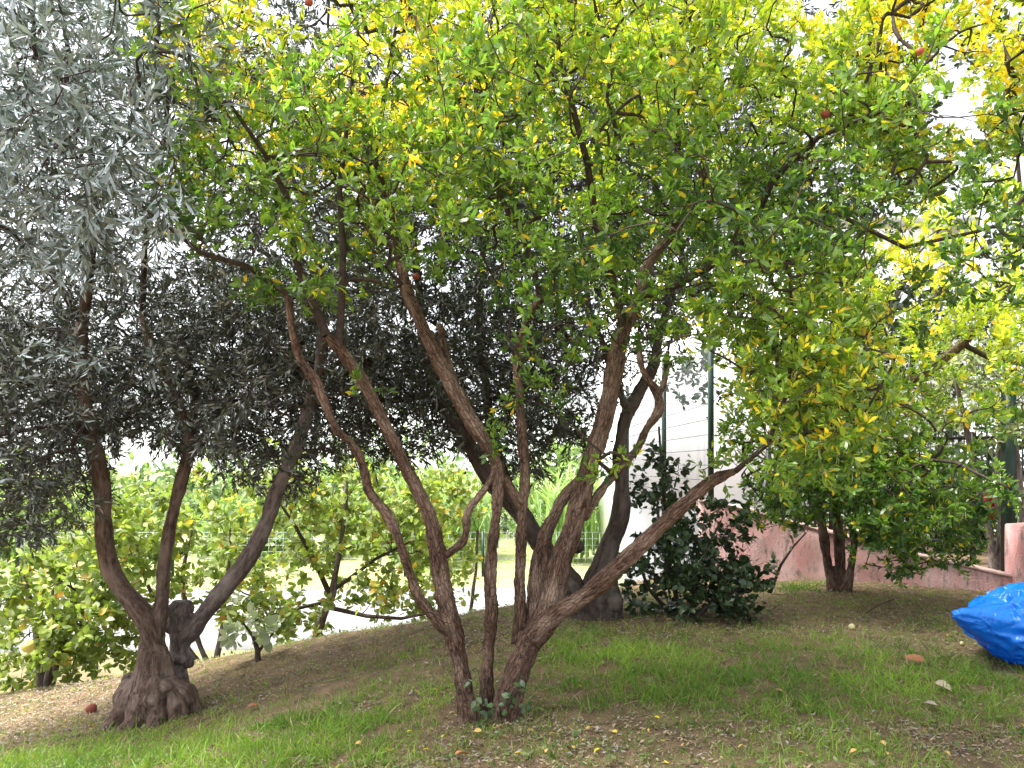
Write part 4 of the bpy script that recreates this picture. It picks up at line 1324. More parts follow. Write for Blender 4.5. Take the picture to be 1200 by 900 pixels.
# undergrowth on the terrace behind the railing
def us_cols(q, ids):
    n = len(q)
    return mixc((0.03, 0.06, 0.022), (0.10, 0.17, 0.05), rng.random(n)) * rng.uniform(0.8, 1.2, (n, 1))
for k, (lab, px, Y, w, h) in enumerate((('broad-leaved shrub behind the railing next to the small tree', 1030, 11.0, .8, 1.0), ('tall leafy shrub behind the railing beside the red cloth', 1110, 10.8, .75, .95), ('dense dark shrub behind the railing and the dark green post', 1190, 10.9, .9, 1.1), ('dark shrub behind the corner of the mesh fence', 940, 11.4, .8, 1.0))):
    b = P(px, 620, Y)
    b[2] = float(terr_z(b[0])) - .05
    st_ = [np.array([[*b, .02], [*(b + [dx * .4, 0, h * .45]), .015], [*(b + [dx, .1, h * .95]), .006]]) for dx in (-.4, 0, .35)]
    att = in_ellipsoids(170, [((b[0], Y, b[2] + h * .75), (w, .5, h * .75), 1.0), ((b[0], Y, b[2] + h * 1.5), (w * .8, .5, h * .6), .5)], lambda q: fbm(q, 2.0, 2) > 0.36)
    leafy('terrace_shrub', lab, 'shrub', b, st_, [], att, 'dark', 'oval1', us_cols, 'olive_bark', 'twig_dark', leaf=(0.07, 0.13), voxel=0, fr=0.1, spacing=0.1, k=6, L=0.14, grow_kw=dict(step=0.1))

# pale-leaved tree at the end of the railing
lb = P(1168, 650, 9.2)
L1 = [(1165, 672, 9.2, 14), (1160, 630, 9.2, 9), (1150, 590, 9.2, 8), (1140, 540, 9.15, 8), (1130, 490, 9.1, 7), (1120, 440, 9.0, 6)]
L2 = [(1170, 672, 9.25, 12), (1172, 620, 9.2, 8), (1168, 570, 9.2, 7), (1172, 510, 9.2, 7), (1185, 450, 9.1, 5)]
L3 = [(1206, 672, 9.0, 12), (1197, 588, 9.0, 9), (1190, 530, 9.0, 9), (1178, 490, 9.0, 8), (1160, 450, 8.9, 6)]

def pale_cols(q, ids):
    n = len(q)
    c = mixc((0.09, 0.13, 0.055), (0.30, 0.33, 0.17), rng.random(n))
    s = rng.random(n) < 0.12
    c[s] = (0.5, 0.48, 0.33)
    return c * rng.uniform(0.8, 1.2, (n, 1))
LA = in_ellipsoids(380, [((5.7, 9.0, 2.4), (1.2, 0.9, 0.75), 1.0), ((6.6, 9.2, 3.0), (1.4, 0.9, 1.3), 0.6)], lambda q: (proj(q)[1] < 560))
leafy('pale_leaved_tree', 'thin-stemmed tree with pale whitish leaves beside the dark green fence post', 'tree', lb, [L1, L2, L3], [], LA, 'quince', 'oval1', pale_cols, 'olive_bark', leaf=(0.055, 0.09), voxel=0.012, fr=0.6, spacing=0.07, k=6)

# dark evergreen behind, fills the view above the wall
mb = P(932, 640, 12.5)
M1 = [(935, 650, 12.5, 24), (934, 600, 12.5, 21), (926, 545, 12.5, 19), (930, 480, 12.5, 16), (940, 400, 12.5, 12), (935, 300, 12.5, 9)]
M2 = [(930, 560, 12.5, 14), (960, 500, 12.3, 11), (1010, 420, 12.2, 9), (1060, 330, 12.2, 7)]
def dk_cols(q, ids):
    n = len(q)
    return mixc((0.018, 0.034, 0.014), (0.055, 0.085, 0.035), rng.random(n)) * rng.uniform(0.8, 1.2, (n, 1))
MA = in_ellipsoids(1500, [((4.3, 12.4, 4.0), (2.4, 1.5, 2.4), 1.0), ((6.6, 12.4, 3.6), (2.4, 1.5, 2.2), 0.8), ((4.8, 12.2, 6.0), (3.0, 1.6, 1.6), 0.4), ((6.6, 12.4, 6.8), (2.6, 1.5, 2.2), 1.0)], lambda q: (proj(q)[1] < 490 + 60 * (fbm(q, 1.2, 2) - .5)) & (fbm(q + 2, 0.9, 2) > 0.42))
leafy('evergreen_tree', 'dark evergreen tree rising behind the black railing', 'tree', mb, [M1, M2], [], MA, 'dark', 'oval1', dk_cols, 'olive_bark', 'twig_dark', leaf=(0.08, 0.13), voxel=0.02, fr=0.5, spacing=0.11, k=7, L=0.2, grow_kw=dict(step=0.14))

# ------------------------------------------------------------------ glossy dark shrub at the foot of the second olive
sb = ground_at(800, 722)
YS = float(sb[1])
stems = [[(800, 730, YS, 8), (790, 690, YS, 6), (775, 640, YS, 5), (770, 590, YS, 4)], [(805, 730, YS, 8), (815, 690, YS, 6), (830, 640, YS - .1, 4), (845, 610, YS - .1, 3)], [(795, 730, YS + .1, 8), (760, 690, YS + .1, 5), (745, 650, YS + .1, 4)],
         [(810, 730, YS - .1, 8), (840, 700, YS - .2, 5), (870, 690, YS - .2, 3)], [(798, 730, YS + .2, 9), (785, 660, YS + .3, 6), (778, 580, YS + .4, 5), (772, 500, YS + .5, 3)]]
def sh_ok(q):
    x, y = proj(q)
    return (y < 735) & (x > 712 + 0.15 * (y - 600)) & (x < 895)
SA = in_ellipsoids(330, [((1.55, YS, 0.50), (0.55, 0.45, 0.5), 1.0), ((1.95, YS - .1, 0.40), (0.4, 0.35, 0.3), 0.5), ((1.45, YS + .3, 1.15), (0.32, 0.3, 0.6), 0.3), ((1.85, YS, 0.95), (0.35, 0.3, 0.3), 0.2)], sh_ok)
leafy('glossy_shrub', 'dark glossy-leaved shrub at the foot of the pink wall', 'shrub', sb, stems, [], SA, 'dark', 'oval', lambda q, i: mixc((0.016, 0.036, 0.015), (0.055, 0.095, 0.036), rng.random(len(q))), 'olive_bark', 'twig_dark', leaf=(0.05, 0.095), voxel=0, fr=0.1, spacing=0.06, k=6, L=0.12, n_single=200, upw=0.2)

# young sucker shoot in front of the wall
yb = ground_at(903, 690)
ys = [[(903, 694, YJ + .1, 5), (915, 662, YJ, 4), (930, 640, YJ, 3), (945, 624, YJ - .05, 2)]]
leafy('sapling', 'spindly young sapling leaning in front of the pink wall', 'sapling', yb, ys, [], np.array([P(940, 628, YJ), P(915, 668, YJ - .05), P(928, 635, YJ - .1), P(900, 665, YJ), P(950, 616, YJ)]), 'dark', 'oval', lambda q, i: mixc((0.03, 0.06, 0.025), (0.07, 0.12, 0.04), rng.random(len(q))), leaf=(0.06, 0.09), voxel=0, fr=0.1, spacing=0.09, k=5)

# ------------------------------------------------------------------ quince thicket below the bank
def quince_cols(q, ids):
    n = len(q)
    a = rng.random(n)
    rs = np.random.default_rng(9).random(ids.max() + 1)[ids]
    c = mixc((0.085, 0.15, 0.035), (0.32, 0.38, 0.08), np.clip(0.5 * a + 0.5 * rs, 0, 1))
    s = rng.random(n) < 0.07
    c[s] = mixc((0.5, 0.4, 0.05), (0.35, 0.2, 0.05), rng.random(n))[s]
    p = rng.random(n) < 0.10
    c[p] = (0.34, 0.37, 0.25)
    return c * rng.uniform(0.8, 1.2, (n, 1))

def quince(label, bx, by, Y, trunks, limbs, ells, n, rej=None, single=80, leaf=(0.075, 0.125), sp=0.07):
    b = P(bx, by, Y)
    att = in_ellipsoids(n, ells, rej)
    return leafy('quince_tree', label, 'tree', b, trunks, limbs, att, 'quince', 'oval', quince_cols, 'olive_bark', 'twig', 'quince trees below the bank', leaf=leaf, voxel=0.014, fr=0.45, spacing=sp, k=6, L=0.13, n_single=single, coarse='oval1', upw=0.25)
zq = lambda px, Y: H(Y * (px - 600) / F_PX, Y)[0]
def pyz(px, Y, z):
    return HOR - (z - CAM_H) * F_PX / Y
YQ = 8.3
g = pyz(50, YQ, zq(50, YQ)) + 8
q1 = quince('low bushy quince with one yellow fruit growing beside the root burl', 50, g - 8, YQ, [[(50, g, YQ, 14), (45, g - 60, YQ, 10), (35, g - 120, YQ, 7), (20, 660, YQ, 5)], [(55, g, YQ, 12), (75, g - 70, YQ, 8), (95, 720, YQ, 5)], [(52, g, YQ, 10), (60, 760, YQ - .2, 7), (62, 690, YQ - .2, 4)]], [],
            [(P(60, 760, YQ), (1.05, 0.7, 0.75), 1.0), (P(20, 700, YQ), (0.8, 0.6, 0.5), 0.4), (P(110, 740, YQ), (0.5, 0.5, 0.45), 0.3)], 330, lambda q: (proj(q)[1] < 840) & (fbm(q, 2.2, 2) > 0.42) & (proj(q)[0] < 185))
part_at('fruit', fruit_mesh('fruit', 0.062, False, 3, 1.05, 5), M['yellow_fruit'], q1, P(33, 757, YQ - .75), (0.5, 0.2, 0))
YQ = 9.6
g = pyz(365, YQ, zq(365, YQ)) + 6
quince('open quince with a bent pale trunk and horizontal branches below the bank', 365, g - 6, YQ, [[(362, g, YQ, 18), (368, 760, YQ, 14), (376, 728, YQ, 13), (388, 700, YQ, 12), (393, 675, YQ, 9), (402, 620, YQ, 7), (406, 560, YQ, 6), (404, 520, YQ, 4)]],
       [[(388, 700, YQ, 9), (370, 660, YQ - .1, 7), (345, 615, YQ - .1, 5), (325, 585, YQ - .1, 3)], [(386, 712, YQ, 7), (430, 722, YQ - .2, 6), (470, 725, YQ - .3, 5), (520, 715, YQ - .4, 3)], [(393, 690, YQ, 6), (440, 655, YQ - .2, 5), (480, 635, YQ - .3, 3)], [(384, 705, YQ, 6), (340, 715, YQ - .2, 5), (295, 728, YQ - .3, 3)], [(370, 752, YQ, 7), (335, 758, YQ - .2, 5)]],
       [(P(400, 600, YQ), (1.25, 0.8, 0.75), 1.0), (P(330, 640, YQ), (0.8, 0.7, 0.8), 0.8), (P(470, 640, YQ), (0.7, 0.6, 0.6), 0.45), (P(300, 560, YQ), (0.9, 0.6, 0.5), 0.4), (P(450, 705, YQ), (0.9, 0.5, 0.3), 0.4), (P(330, 730, YQ), (0.6, 0.5, 0.3), 0.25)], 500, lambda q: (proj(q)[1] < 750) & (fbm(q, 2.0, 2) > 0.42) & (proj(q)[0] < 560), sp=0.09)
YQ = 8.7
g = pyz(235, YQ, zq(235, YQ)) + 6
quince('slender quince with several upright dark shoots seen between the olive stems', 250, g - 6, YQ, [[(250, g, YQ, 10), (262, 720, YQ, 6), (268, 660, YQ, 5), (270, 620, YQ, 4)], [(244, g, YQ, 10), (180, 700, YQ, 6), (160, 640, YQ, 5), (150, 600, YQ, 4)], [(248, g, YQ, 9), (215, 690, YQ, 6), (225, 620, YQ, 4)]], [[(150, 730, YQ - .1, 4), (110, 705, YQ - .2, 4), (70, 680, YQ - .3, 3)]],
       [(P(200, 640, YQ), (1.1, 0.7, 0.8), 1.0), (P(120, 640, YQ), (0.7, 0.6, 0.6), 0.5), (P(290, 720, YQ), (0.5, 0.5, 0.4), 0.3)], 330, lambda q: (proj(q)[1] < 770) & (fbm(q, 2.2, 2) > 0.42) & (proj(q)[0] > 60), sp=0.09)
YQ = 11.0
g = pyz(540, YQ, zq(540, YQ)) + 6
quince('thin young quince below the bank between the brown stems', 535, g - 6, YQ, [[(535, g, YQ, 9), (530, 720, YQ, 7), (520, 650, YQ, 5), (505, 590, YQ, 4)], [(538, g, YQ, 8), (555, 690, YQ, 5), (560, 620, YQ, 4)]], [],
       [(P(510, 590, YQ), (0.7, 0.6, 0.5), 1.0), (P(520, 670, YQ), (0.6, 0.5, 0.7), 0.5)], 170, lambda q: (proj(q)[1] < 770), single=40, sp=0.1)
# pale sapling on the bank
pb = ground_at(300, 776)
YP = float(pb[1])
leafy('pale_sapling', 'low sapling with broad pale grey-green leaves on the leaf-strewn bank', 'sapling', pb, [[(302, 782, YP, 10), (302, 762, YP, 8), (296, 745, YP, 5), (285, 730, YP, 3)]], [[(302, 765, YP, 5), (320, 742, YP, 3)]],
      np.concatenate([P(px, py, YP)[None] + rng.normal(0, .06, (2, 3)) for px, py in ((280, 735), (300, 728), (318, 740), (270, 750), (310, 752), (290, 757))]), 'quince', 'oval', lambda q, i: mixc((0.22, 0.27, 0.17), (0.38, 0.42, 0.32), rng.random(len(q))), leaf=(0.08, 0.13), voxel=0, fr=0.1, spacing=0.08, k=5, n_single=40)

# ------------------------------------------------------------------ far vegetation across the lane
def bush(name, label, cat, c, r, n, leaf, colf, mat, tpl, trunk_h=1.5, group=None, trunk_r=0.1):
    b = np.array([c[0], c[1], VALLEY])
    rt = thing(name, b, label, cat, group)
    tr = np.array([[c[0], c[1], VALLEY - .1, trunk_r], [c[0] + .1, c[1], VALLEY + trunk_h * .5, trunk_r * .8], [c[0], c[1], c[2], trunk_r * .5], [c[0] - .1, c[1], c[2] + r[2] * .6, trunk_r * .2]])
    s = Skeleton()
    s.limb(tr, 0.3)
    A = in_ellipsoids(max(30, n // 45), [(c, r, 1.0), (np.array(c) + np.array([r[0] * .5, 0, -r[2] * .25]), np.array(r) * .6, .4), (np.array(c) + np.array([-r[0] * .5, 0, -r[2] * .1]), np.array(r) * .6, .4)], lambda q: fbm(q, 0.9, 2) > 0.38)
    s.grow(A, step=0.3)
    s.finish(0.004, 0.45, trunk_r * .6)
    cp = catmull(tr, step=0.2)
    obj('trunk', mesh_arrays('trunk', *(lambda t: (t[0], t[1]))(tube_arrays(cp, 10)), None, True, tube_arrays(cp, 10)[2]), M['olive_bark'], rt)
    tag(obj('twigs', s.twig_mesh('twigs'), M['twig'], rt), kind='stuff')
    sp = np.array([s.p[ch[-1]] for ch in s.chains])
    tn = np.array([s.d[ch[-1]] for ch in s.chains])
    m = max(1, n // (len(sp) * 10))
    sp = np.repeat(sp, m, 0) + rng.normal(0, leaf[1] * 1.6, (len(sp) * m, 3))
    tn = np.repeat(tn, m, 0)
    (q, R, sc, ids), sh = sprig_leaves(sp, tn, leaf[1] * 2, 10, leaf=leaf, upw=0.3)
    crown_parts(rt, M[mat], TPL[tpl], q, R, sc, colf(q, ids), 0, name)
    return rt
def fcol(a, b):
    return lambda q, i: mixc(a, b, rng.random(len(q))) * rng.uniform(0.8, 1.2, (len(q), 1))
bush('pine_tree', 'bushy blue-green pine across the lane seen between the brown stems', 'tree', P(590, 600, 34), (2.6, 2, 1.9), 6000, (0.35, 0.6), fcol((0.05, 0.10, 0.06), (0.12, 0.19, 0.12)), 'quince', 'needle', 1.5)
bush('roadside_tree', 'soft pale green tree across the lane behind the quince leaves', 'tree', P(440, 585, 38), (4, 2.5, 2.6), 6000, (0.3, 0.5), fcol((0.13, 0.22, 0.09), (0.26, 0.34, 0.16)), 'quince', 'oval1', 1.5)
bush('roadside_tree', 'round grey-green tree across the lane beyond the gnarled olive stems', 'tree', P(215, 600, 40), (4.5, 2.5, 2.2), 6000, (0.3, 0.5), fcol((0.10, 0.16, 0.08), (0.2, 0.27, 0.14)), 'quince', 'oval1', 1.5)
bush('roadside_tree', 'light green tree across the lane beyond the bushy quince', 'tree', P(40, 610, 36), (4, 2.5, 2.4), 6000, (0.3, 0.5), fcol((0.13, 0.2, 0.07), (0.28, 0.34, 0.13)), 'quince', 'oval1', 1.5)
bush('roadside_tree', 'yellow-green tree across the lane between the twin leaning trunks', 'tree', P(690, 580, 30), (2.6, 2, 2.2), 6000, (0.25, 0.4), fcol((0.12, 0.2, 0.06), (0.25, 0.32, 0.12)), 'quince', 'oval1', 1.2)

for lab, px, Y, rr in (('broad low shrub on the far verge behind the slender quince', 130, 27, 2.2), ('rounded low shrub on the far verge beside the pine', 330, 26, 2.4), ('small low shrub on the far verge behind the wire fence posts', 480, 28, 2.0), ('wide low shrub on the far verge past the low bushy quince', -20, 25, 2.4)):
    bush('verge_shrub', lab, 'shrub', P(px, 625, Y), (rr, 1.4, 1.3), 4000, (0.2, 0.34), fcol((0.12, 0.2, 0.06), (0.3, 0.37, 0.14)), 'quince', 'oval1', .8, trunk_r=.05)

def reed_clump(label, c, h, n, spread):
    rt = thing('reed_clump', (c[0], c[1], VALLEY), label, 'reeds', 'tall reeds across the lane')
    V, Fq, Cc = [], [], []
    for k in range(n):
        a, ln = rng.uniform(0, 6.283), h * rng.uniform(0.6, 1.1)
        o = np.array([c[0] + rng.normal(0, spread), c[1] + rng.normal(0, spread), VALLEY - .05 + rng.uniform(0, .55) * ln * .5])
        dv = np.array([math.cos(a), math.sin(a), 0])
        sd = np.array([-dv[1], dv[0], 0])
        b0 = len(V)
        cl = np.array([0.16, 0.26, 0.09]) + rng.random() * np.array([0.14, 0.14, 0.08])
        for j in range(6):
            t = j / 5
            p = o + dv * (0.55 * ln * t * t * rng.uniform(.8, 1.0)) + np.array([0, 0, ln * (t - 0.35 * t ** 3)])
            w = 0.045 * (1 - t) ** 0.6 + 0.003
            V += [p - sd * w, p + sd * w]
            Cc += [cl, cl]
        Fq += [(b0 + 2 * j, b0 + 2 * j + 1, b0 + 2 * j + 3, b0 + 2 * j + 2) for j in range(5)]
    tag(obj('blades', mesh_arrays('blades', V, Fq, np.array(Cc)), M['quince'], rt), kind='stuff')
for px, Y, h, lab in ((490, 24, 3.2, 'tall arching pale green reeds across the lane behind the bent-trunk quince'), (540, 26, 3.4, 'tall pale green reeds across the lane next to the bushy pine'), (668, 25, 3.6, 'tall pale green reeds across the lane beside the yellow-green tree')):
    reed_clump(lab, P(px, 600, Y), h, 160, 0.55)

# verge fence across the lane: thin wires on posts
vroot = thing('wire_fence', P(520, 690, 21), 'thin wire fence on short posts along the far side of the lane', 'fence')
vp = [P(px, 690, 21.5) for px in np.arange(20, 760, 91)]
for q in vp:
    obj('post', bars_mesh('post', [((q[0], q[1], VALLEY - .1), (q[0], q[1], VALLEY + 1.25), 0.04)]), M['green_metal'], vroot)
segs = [((vp[0][0], vp[0][1], VALLEY + z), (vp[-1][0], vp[-1][1], VALLEY + z), 0.004) for z in np.arange(0.15, 1.25, 0.18)]
x = vp[0][0]
while x < vp[-1][0]:
    segs.append(((x, vp[0][1], VALLEY + .1), (x, vp[0][1], VALLEY + 1.2), 0.003))
    x += 0.2
M['galv'] = plain_mat('galvanised_wire', (0.4, 0.42, 0.44), (0.5, 0.52, 0.54), 5, 0.5, 0.02)
tag(obj('wires', bars_mesh('wires', segs), M['galv'], vroot), kind='stuff')

# far hills
hx = np.linspace(-900, 900, 160)
hv, hf = [], []
for i, x in enumerate(hx):
    t = 16 + 30 * float(fbm(np.array([[x, 3.0]]), 0.004, 3)[0])
    for j, (yy, zz) in enumerate(((420, VALLEY - 3), (470, t * .5), (540, t), (700, VALLEY))):
        hv.append((x, yy, zz))
    if i:
        a, b = 4 * (i - 1), 4 * i
        hf += [(a + k, b + k, b + k + 1, a + k + 1) for k in range(3)]
tag(obj('hills', mesh_arrays('hills', hv, hf), plain_mat('far_scrub', (0.28, 0.31, 0.3), (0.36, 0.37, 0.35), 0.03, 0.95, 0.0)), 'low pale hills beyond the lane', 'hills', kind='structure')

# ------------------------------------------------------------------ blue plastic bag
def bag():
    c = P(1217, 735, 5.75)
    gz_ = float(H(c[0], c[1])[0])
    n, m = 120, 84
    tip = P(1123, 722, 5.6)
    V = np.zeros((n, m, 3))
    ax = np.array([c[0], c[1], gz_ + 0.27])
    for i in range(n):
        u = i / n * 2 * math.pi
        for j in range(m):
            v = j / (m - 1)
            ph = v * math.pi
            d = np.array([math.sin(ph) * math.cos(u), math.sin(ph) * math.sin(u), math.cos(ph)])
            p = d * np.array([0.47, 0.40, 0.29])
            V[i, j] = p
    d = unit(V.reshape(-1, 3))
    q = V.reshape(-1, 3)
    # pinched ear that points at the tip
    ear = unit(tip - ax)
    ca = d @ ear
    k = sstep(0.90, 1.0, ca) 
    dist = np.linalg.norm(tip - ax)
    along = (q @ ear)
    perp = q - along[:, None] * ear
    k2 = k ** 1.4
    q = perp * (1 - 0.45 * k)[:, None] + ear * (along * (1 - k2) + dist * k2 * (0.9 + 0.1 * k))[:, None]
    # folds running from the ear, crumples
    fold = 1 - np.abs(2 * vnoise(np.c_[d @ unit(np.cross(ear, [0, 0, 1])) * 7, d[:, 2] * 7, ca * 1.2], 1.0) - 1)
    cr = 1 - np.abs(2 * fbm(d, 3.4, 3) - 1)
    cr2 = 1 - np.abs(2 * vnoise(d + 5, 11.0) - 1)
    q = q + d * ((fold - .6) * 0.06 + (cr - .6) * 0.035 + (cr2 - .5) * 0.006)[:, None]
    q = q + ax
    q[:, 2] = np.maximum(q[:, 2], gz_ + 0.005 + 0.01 * vnoise(d, 5))
    # narrow foot, top that rises away from the ear
    h = np.clip((q[:, 2] - gz_) / 0.55, 0, 1)
    s = 0.86 + 0.16 * sstep(0, .4, h)
    q[:, 0] = ax[0] + (q[:, 0] - ax[0]) * s
    q[:, 1] = ax[1] + (q[:, 1] - ax[1]) * s
    i, j = np.meshgrid(np.arange(n), np.arange(m - 1), indexing='ij')
    i2 = (i + 1) % n
    f = np.stack([i * m + j, i * m + j + 1, i2 * m + j + 1, i2 * m + j], 2).reshape(-1, 4)
    mt, t, out = new_mat('blue_plastic')
    ge = nd(t, 'ShaderNodeNewGeometry')
    no = nd(t, 'ShaderNodeTexNoise', Scale=6.0, Detail=3.0, Roughness=0.45, Distortion=1.6)
    t.links.new(ge.outputs['Position'], no.inputs['Vector'])
    bp = nd(t, 'ShaderNodeBump', Strength=0.8, Distance=0.05)
    t.links.new(no.outputs['Fac'], bp.inputs['Height'])
    pr = nd(t, 'ShaderNodeBsdfPrincipled', Roughness=0.24)
    pr.inputs['Base Color'].default_value = (0.008, 0.21, 0.80, 1)
    t.links.new(bp.outputs[0], pr.inputs['Normal'])
    tr = nd(t, 'ShaderNodeBsdfTranslucent')
    tr.inputs['Color'].default_value = (0.01, 0.2, 0.8, 1)
    ms = nd(t, 'ShaderNodeMixShader', Fac=0.25)
    t.links.new(pr.outputs[0], ms.inputs[1])
    t.links.new(tr.outputs[0], ms.inputs[2])
    t.links.new(ms.outputs[0], out.inputs['Surface'])
    tag(obj('plastic_bag', mesh_arrays('plastic_bag', q, f), mt), 'crumpled bright blue plastic bag lying full on the grass', 'bag')
bag()

# ------------------------------------------------------------------ grass, litter, fallen things
def gpatch(lst):
    out = []
    for px, py, rx, ry, a in lst:
        c = ground_at(px, py)
        c2 = ground_at(px, py - ry)
        out.append((c[0], c[1], rx * c[1] / F_PX, max(abs(c2[1] - c[1]), 0.15), a))
    return out
GREEN = gpatch([(60, 890, 260, 28, 1.0), (350, 870, 200, 26, 0.9), (250, 890, 200, 20, 0.9), (450, 820, 130, 22, 0.5), (700, 765, 90, 22, 1.0), (640, 745, 60, 14, 0.7), (760, 800, 110, 26, 0.8), (930, 830, 140, 36, 1.0), (1130, 800, 130, 30, 1.0), (890, 770, 140, 28, 0.8), (1160, 840, 70, 24, 0.9), (950, 690, 60, 10, 0.9), (480, 770, 60, 16, 0.5), (960, 885, 130, 22, 0.7), (1020, 770, 90, 24, 0.5)])
BARE = gpatch([(590, 880, 130, 26, 0.4), (1110, 868, 70, 20, 1.4), (760, 735, 70, 10, 0.5), (900, 725, 70, 14, 0.25), (560, 850, 70, 14, 0.5), (180, 830, 150, 22, 0.7), (420, 760, 140, 18, 0.35), (50, 830, 120, 24, 0.9), (680, 850, 90, 20, 0.4), (1060, 710, 110, 18, 0.25), (800, 720, 90, 10, 0.6), (840, 865, 90, 14, 0.5), (570, 745, 60, 10, 0.9)])

def patchval(x, y, lst):
    s = np.zeros(len(x))
    for cx, cy, rx, ry, a in lst:
        s += a * np.exp(-(((x - cx) / rx) ** 2 + ((y - cy) / ry) ** 2))
    return s

def field(n):
    y = 2.9 + 7.0 * rng.random(n) ** 1.35
    x = -(0.70 * y + 0.8) + rng.random(n) * (1.42 * y + 2.2)
    # keep to the bank's near side
    crest = np.interp(x, [-9, -4.6, -2.3, -0.7, 0.7, 2.0, 9], [8.4, 8.2, 8.0, 7.8, 8.8, 9.8, 8.2])
    wy = np.where(x > wall_pts[0, 0], np.interp(x, wall_pts[:, 0], wall_pts[:, 1]) - 0.1, 20)
    k = (y < crest) & (y < wy)
    return x[k], y[k]

def blade_tpl(bend, w, segs=2):
    ts = np.linspace(0, 1, segs + 2)
    V, Fq = [], []
    for j, t in enumerate(ts[:-1]):
        ww = w * (1 - 0.5 * t)
        V += [(-ww, t * (1 - 0.3 * bend * t), bend * t * t), (ww, t * (1 - 0.3 * bend * t), bend * t * t)]
    V.append((0, 1 - 0.3 * bend, bend))
    for j in range(segs):
        Fq += [(2 * j, 2 * j + 1, 2 * j + 3), (2 * j, 2 * j + 3, 2 * j + 2)]
    Fq.append((2 * segs, 2 * segs + 1, 2 * segs + 2))
    return np.array(V), np.array(Fq)
TPL['blade'] = [blade_tpl(b, w, 1) for b, w in ((0.2, 0.030), (0.55, 0.028), (0.95, 0.026), (0.4, 0.04))]

x, y = field(430000)
gn, bn = patchval(x, y, GREEN), patchval(x, y, BARE)
no1 = fbm(np.c_[x, y], 1.8, 3)
dens = np.clip(0.76 + 0.34 * gn - 0.32 * bn + 1.4 * (no1 - 0.5) + 0.8 * (fbm(np.c_[x, y] + 21, 4.5, 2) - 0.5), 0.04, 1.0)
fine = fbm(np.c_[x, y] + 9, 11, 2)
dens *= sstep(0.25, 0.6, fine)
k = rng.random(len(x)) < dens
x, y, gn, bn, dn = x[k], y[k], gn[k], bn[k], dens[k]
print('blades', len(x))
z = H(x, y) - 0.006
n = len(x)
tilt = rng.normal(0, 0.62, (n, 2))
ax = unit(np.c_[tilt, np.ones(n)])
nr = np.c_[rng.normal(0, 1, (n, 2)), np.zeros(n)]
hgt = rng.gamma(4, 0.25, n) * (0.020 + 0.022 * np.clip(gn, 0, 1.2)) * (0.7 + 0.9 * fbm(np.c_[x, y] + 30, 2.5, 2)) + 0.012
tall = rng.random(n) < 0.012
hgt[tall] *= 2.0
hgt = np.minimum(hgt, 0.14)
mt = np.clip(0.6 * rng.random(n) + 1.3 * (fbm(np.c_[x, y] + 60, 1.6, 3) - 0.35), 0, 1)
c = mixc((0.07, 0.16, 0.025), (0.27, 0.41, 0.06), mt)
dr = rng.random(n) < np.clip(0.24 - 0.16 * gn + 0.3 * bn, 0.07, 0.65)
c[dr] = mixc((0.42, 0.35, 0.19), (0.26, 0.22, 0.10), rng.random(n))[dr]
gme = scatter_mesh('grass', TPL['blade'], np.c_[x, y, z], frames(ax, nr), hgt, c)
tag(obj('grass', gme, M['grass']), 'patchy short green lawn grass with dry straw among it', 'grass', kind='stuff')

# broad-leaved weeds and taller clumps of grass on the lawn
def tuft(label, px, py, n, h, grp='tufts of taller grass on the lawn'):
    b = ground_at(px, py)
    xx, yy = b[0] + rng.normal(0, .06, n), b[1] + rng.normal(0, .06, n)
    ax = unit(np.c_[rng.normal(0, .35, (n, 2)), np.ones(n)])
    cc = mixc((0.06, 0.15, 0.02), (0.17, 0.28, 0.05), rng.random(n))
    me = scatter_mesh('grass_tuft', TPL['blade3'], np.c_[xx, yy, H(xx, yy) - .01], frames(ax, rng.normal(0, 1, (n, 3))), h * rng.uniform(.5, 1.1, n), cc)
    o = obj('grass_tuft', me, M['grass'])
    tag(o, label, 'grass', grp, kind='stuff')
TPL['blade3'] = [blade_tpl(b, w, 3) for b, w in ((0.2, 0.028), (0.6, 0.026), (0.9, 0.024))]
for px, py in ((668, 776), (690, 780), (712, 776), (645, 772), (760, 790), (740, 782), (800, 785), (870, 800), (905, 780), (935, 800), (990, 770), (1080, 775), (1150, 795), (680, 805), (700, 830), (1100, 735), (1070, 730), (1020, 800), (940, 690), (955, 684), (925, 692), (840, 790), (1190, 800), (1130, 820)):
    tuft('tuft of taller bright green grass on the lawn', px, py, int(rng.integers(22, 46)), rng.uniform(0.08, 0.15))

# low broad-leaved weeds among the grass
x, y = field(26000)
k = rng.random(len(x)) < np.clip(1.6 * (fbm(np.c_[x, y] + 51, 1.6, 3) - 0.42), 0, 1)
x, y = x[k], y[k]
n = len(x)
wme = scatter_mesh('weeds', TPL['oval1'], np.c_[x, y, H(x, y) + rng.uniform(0.004, 0.035, n)], frames(np.c_[rng.normal(0, 1, (n, 2)), rng.uniform(-.1, .9, n)], np.c_[rng.normal(0, .4, (n, 2)), np.ones(n)]), rng.uniform(0.02, 0.05, n), mixc((0.06, 0.11, 0.03), (0.2, 0.26, 0.09), rng.random(n)))
tag(obj('weeds', wme, M['grass']), 'low broad-leaved green weeds among the lawn grass', 'weeds', kind='stuff')

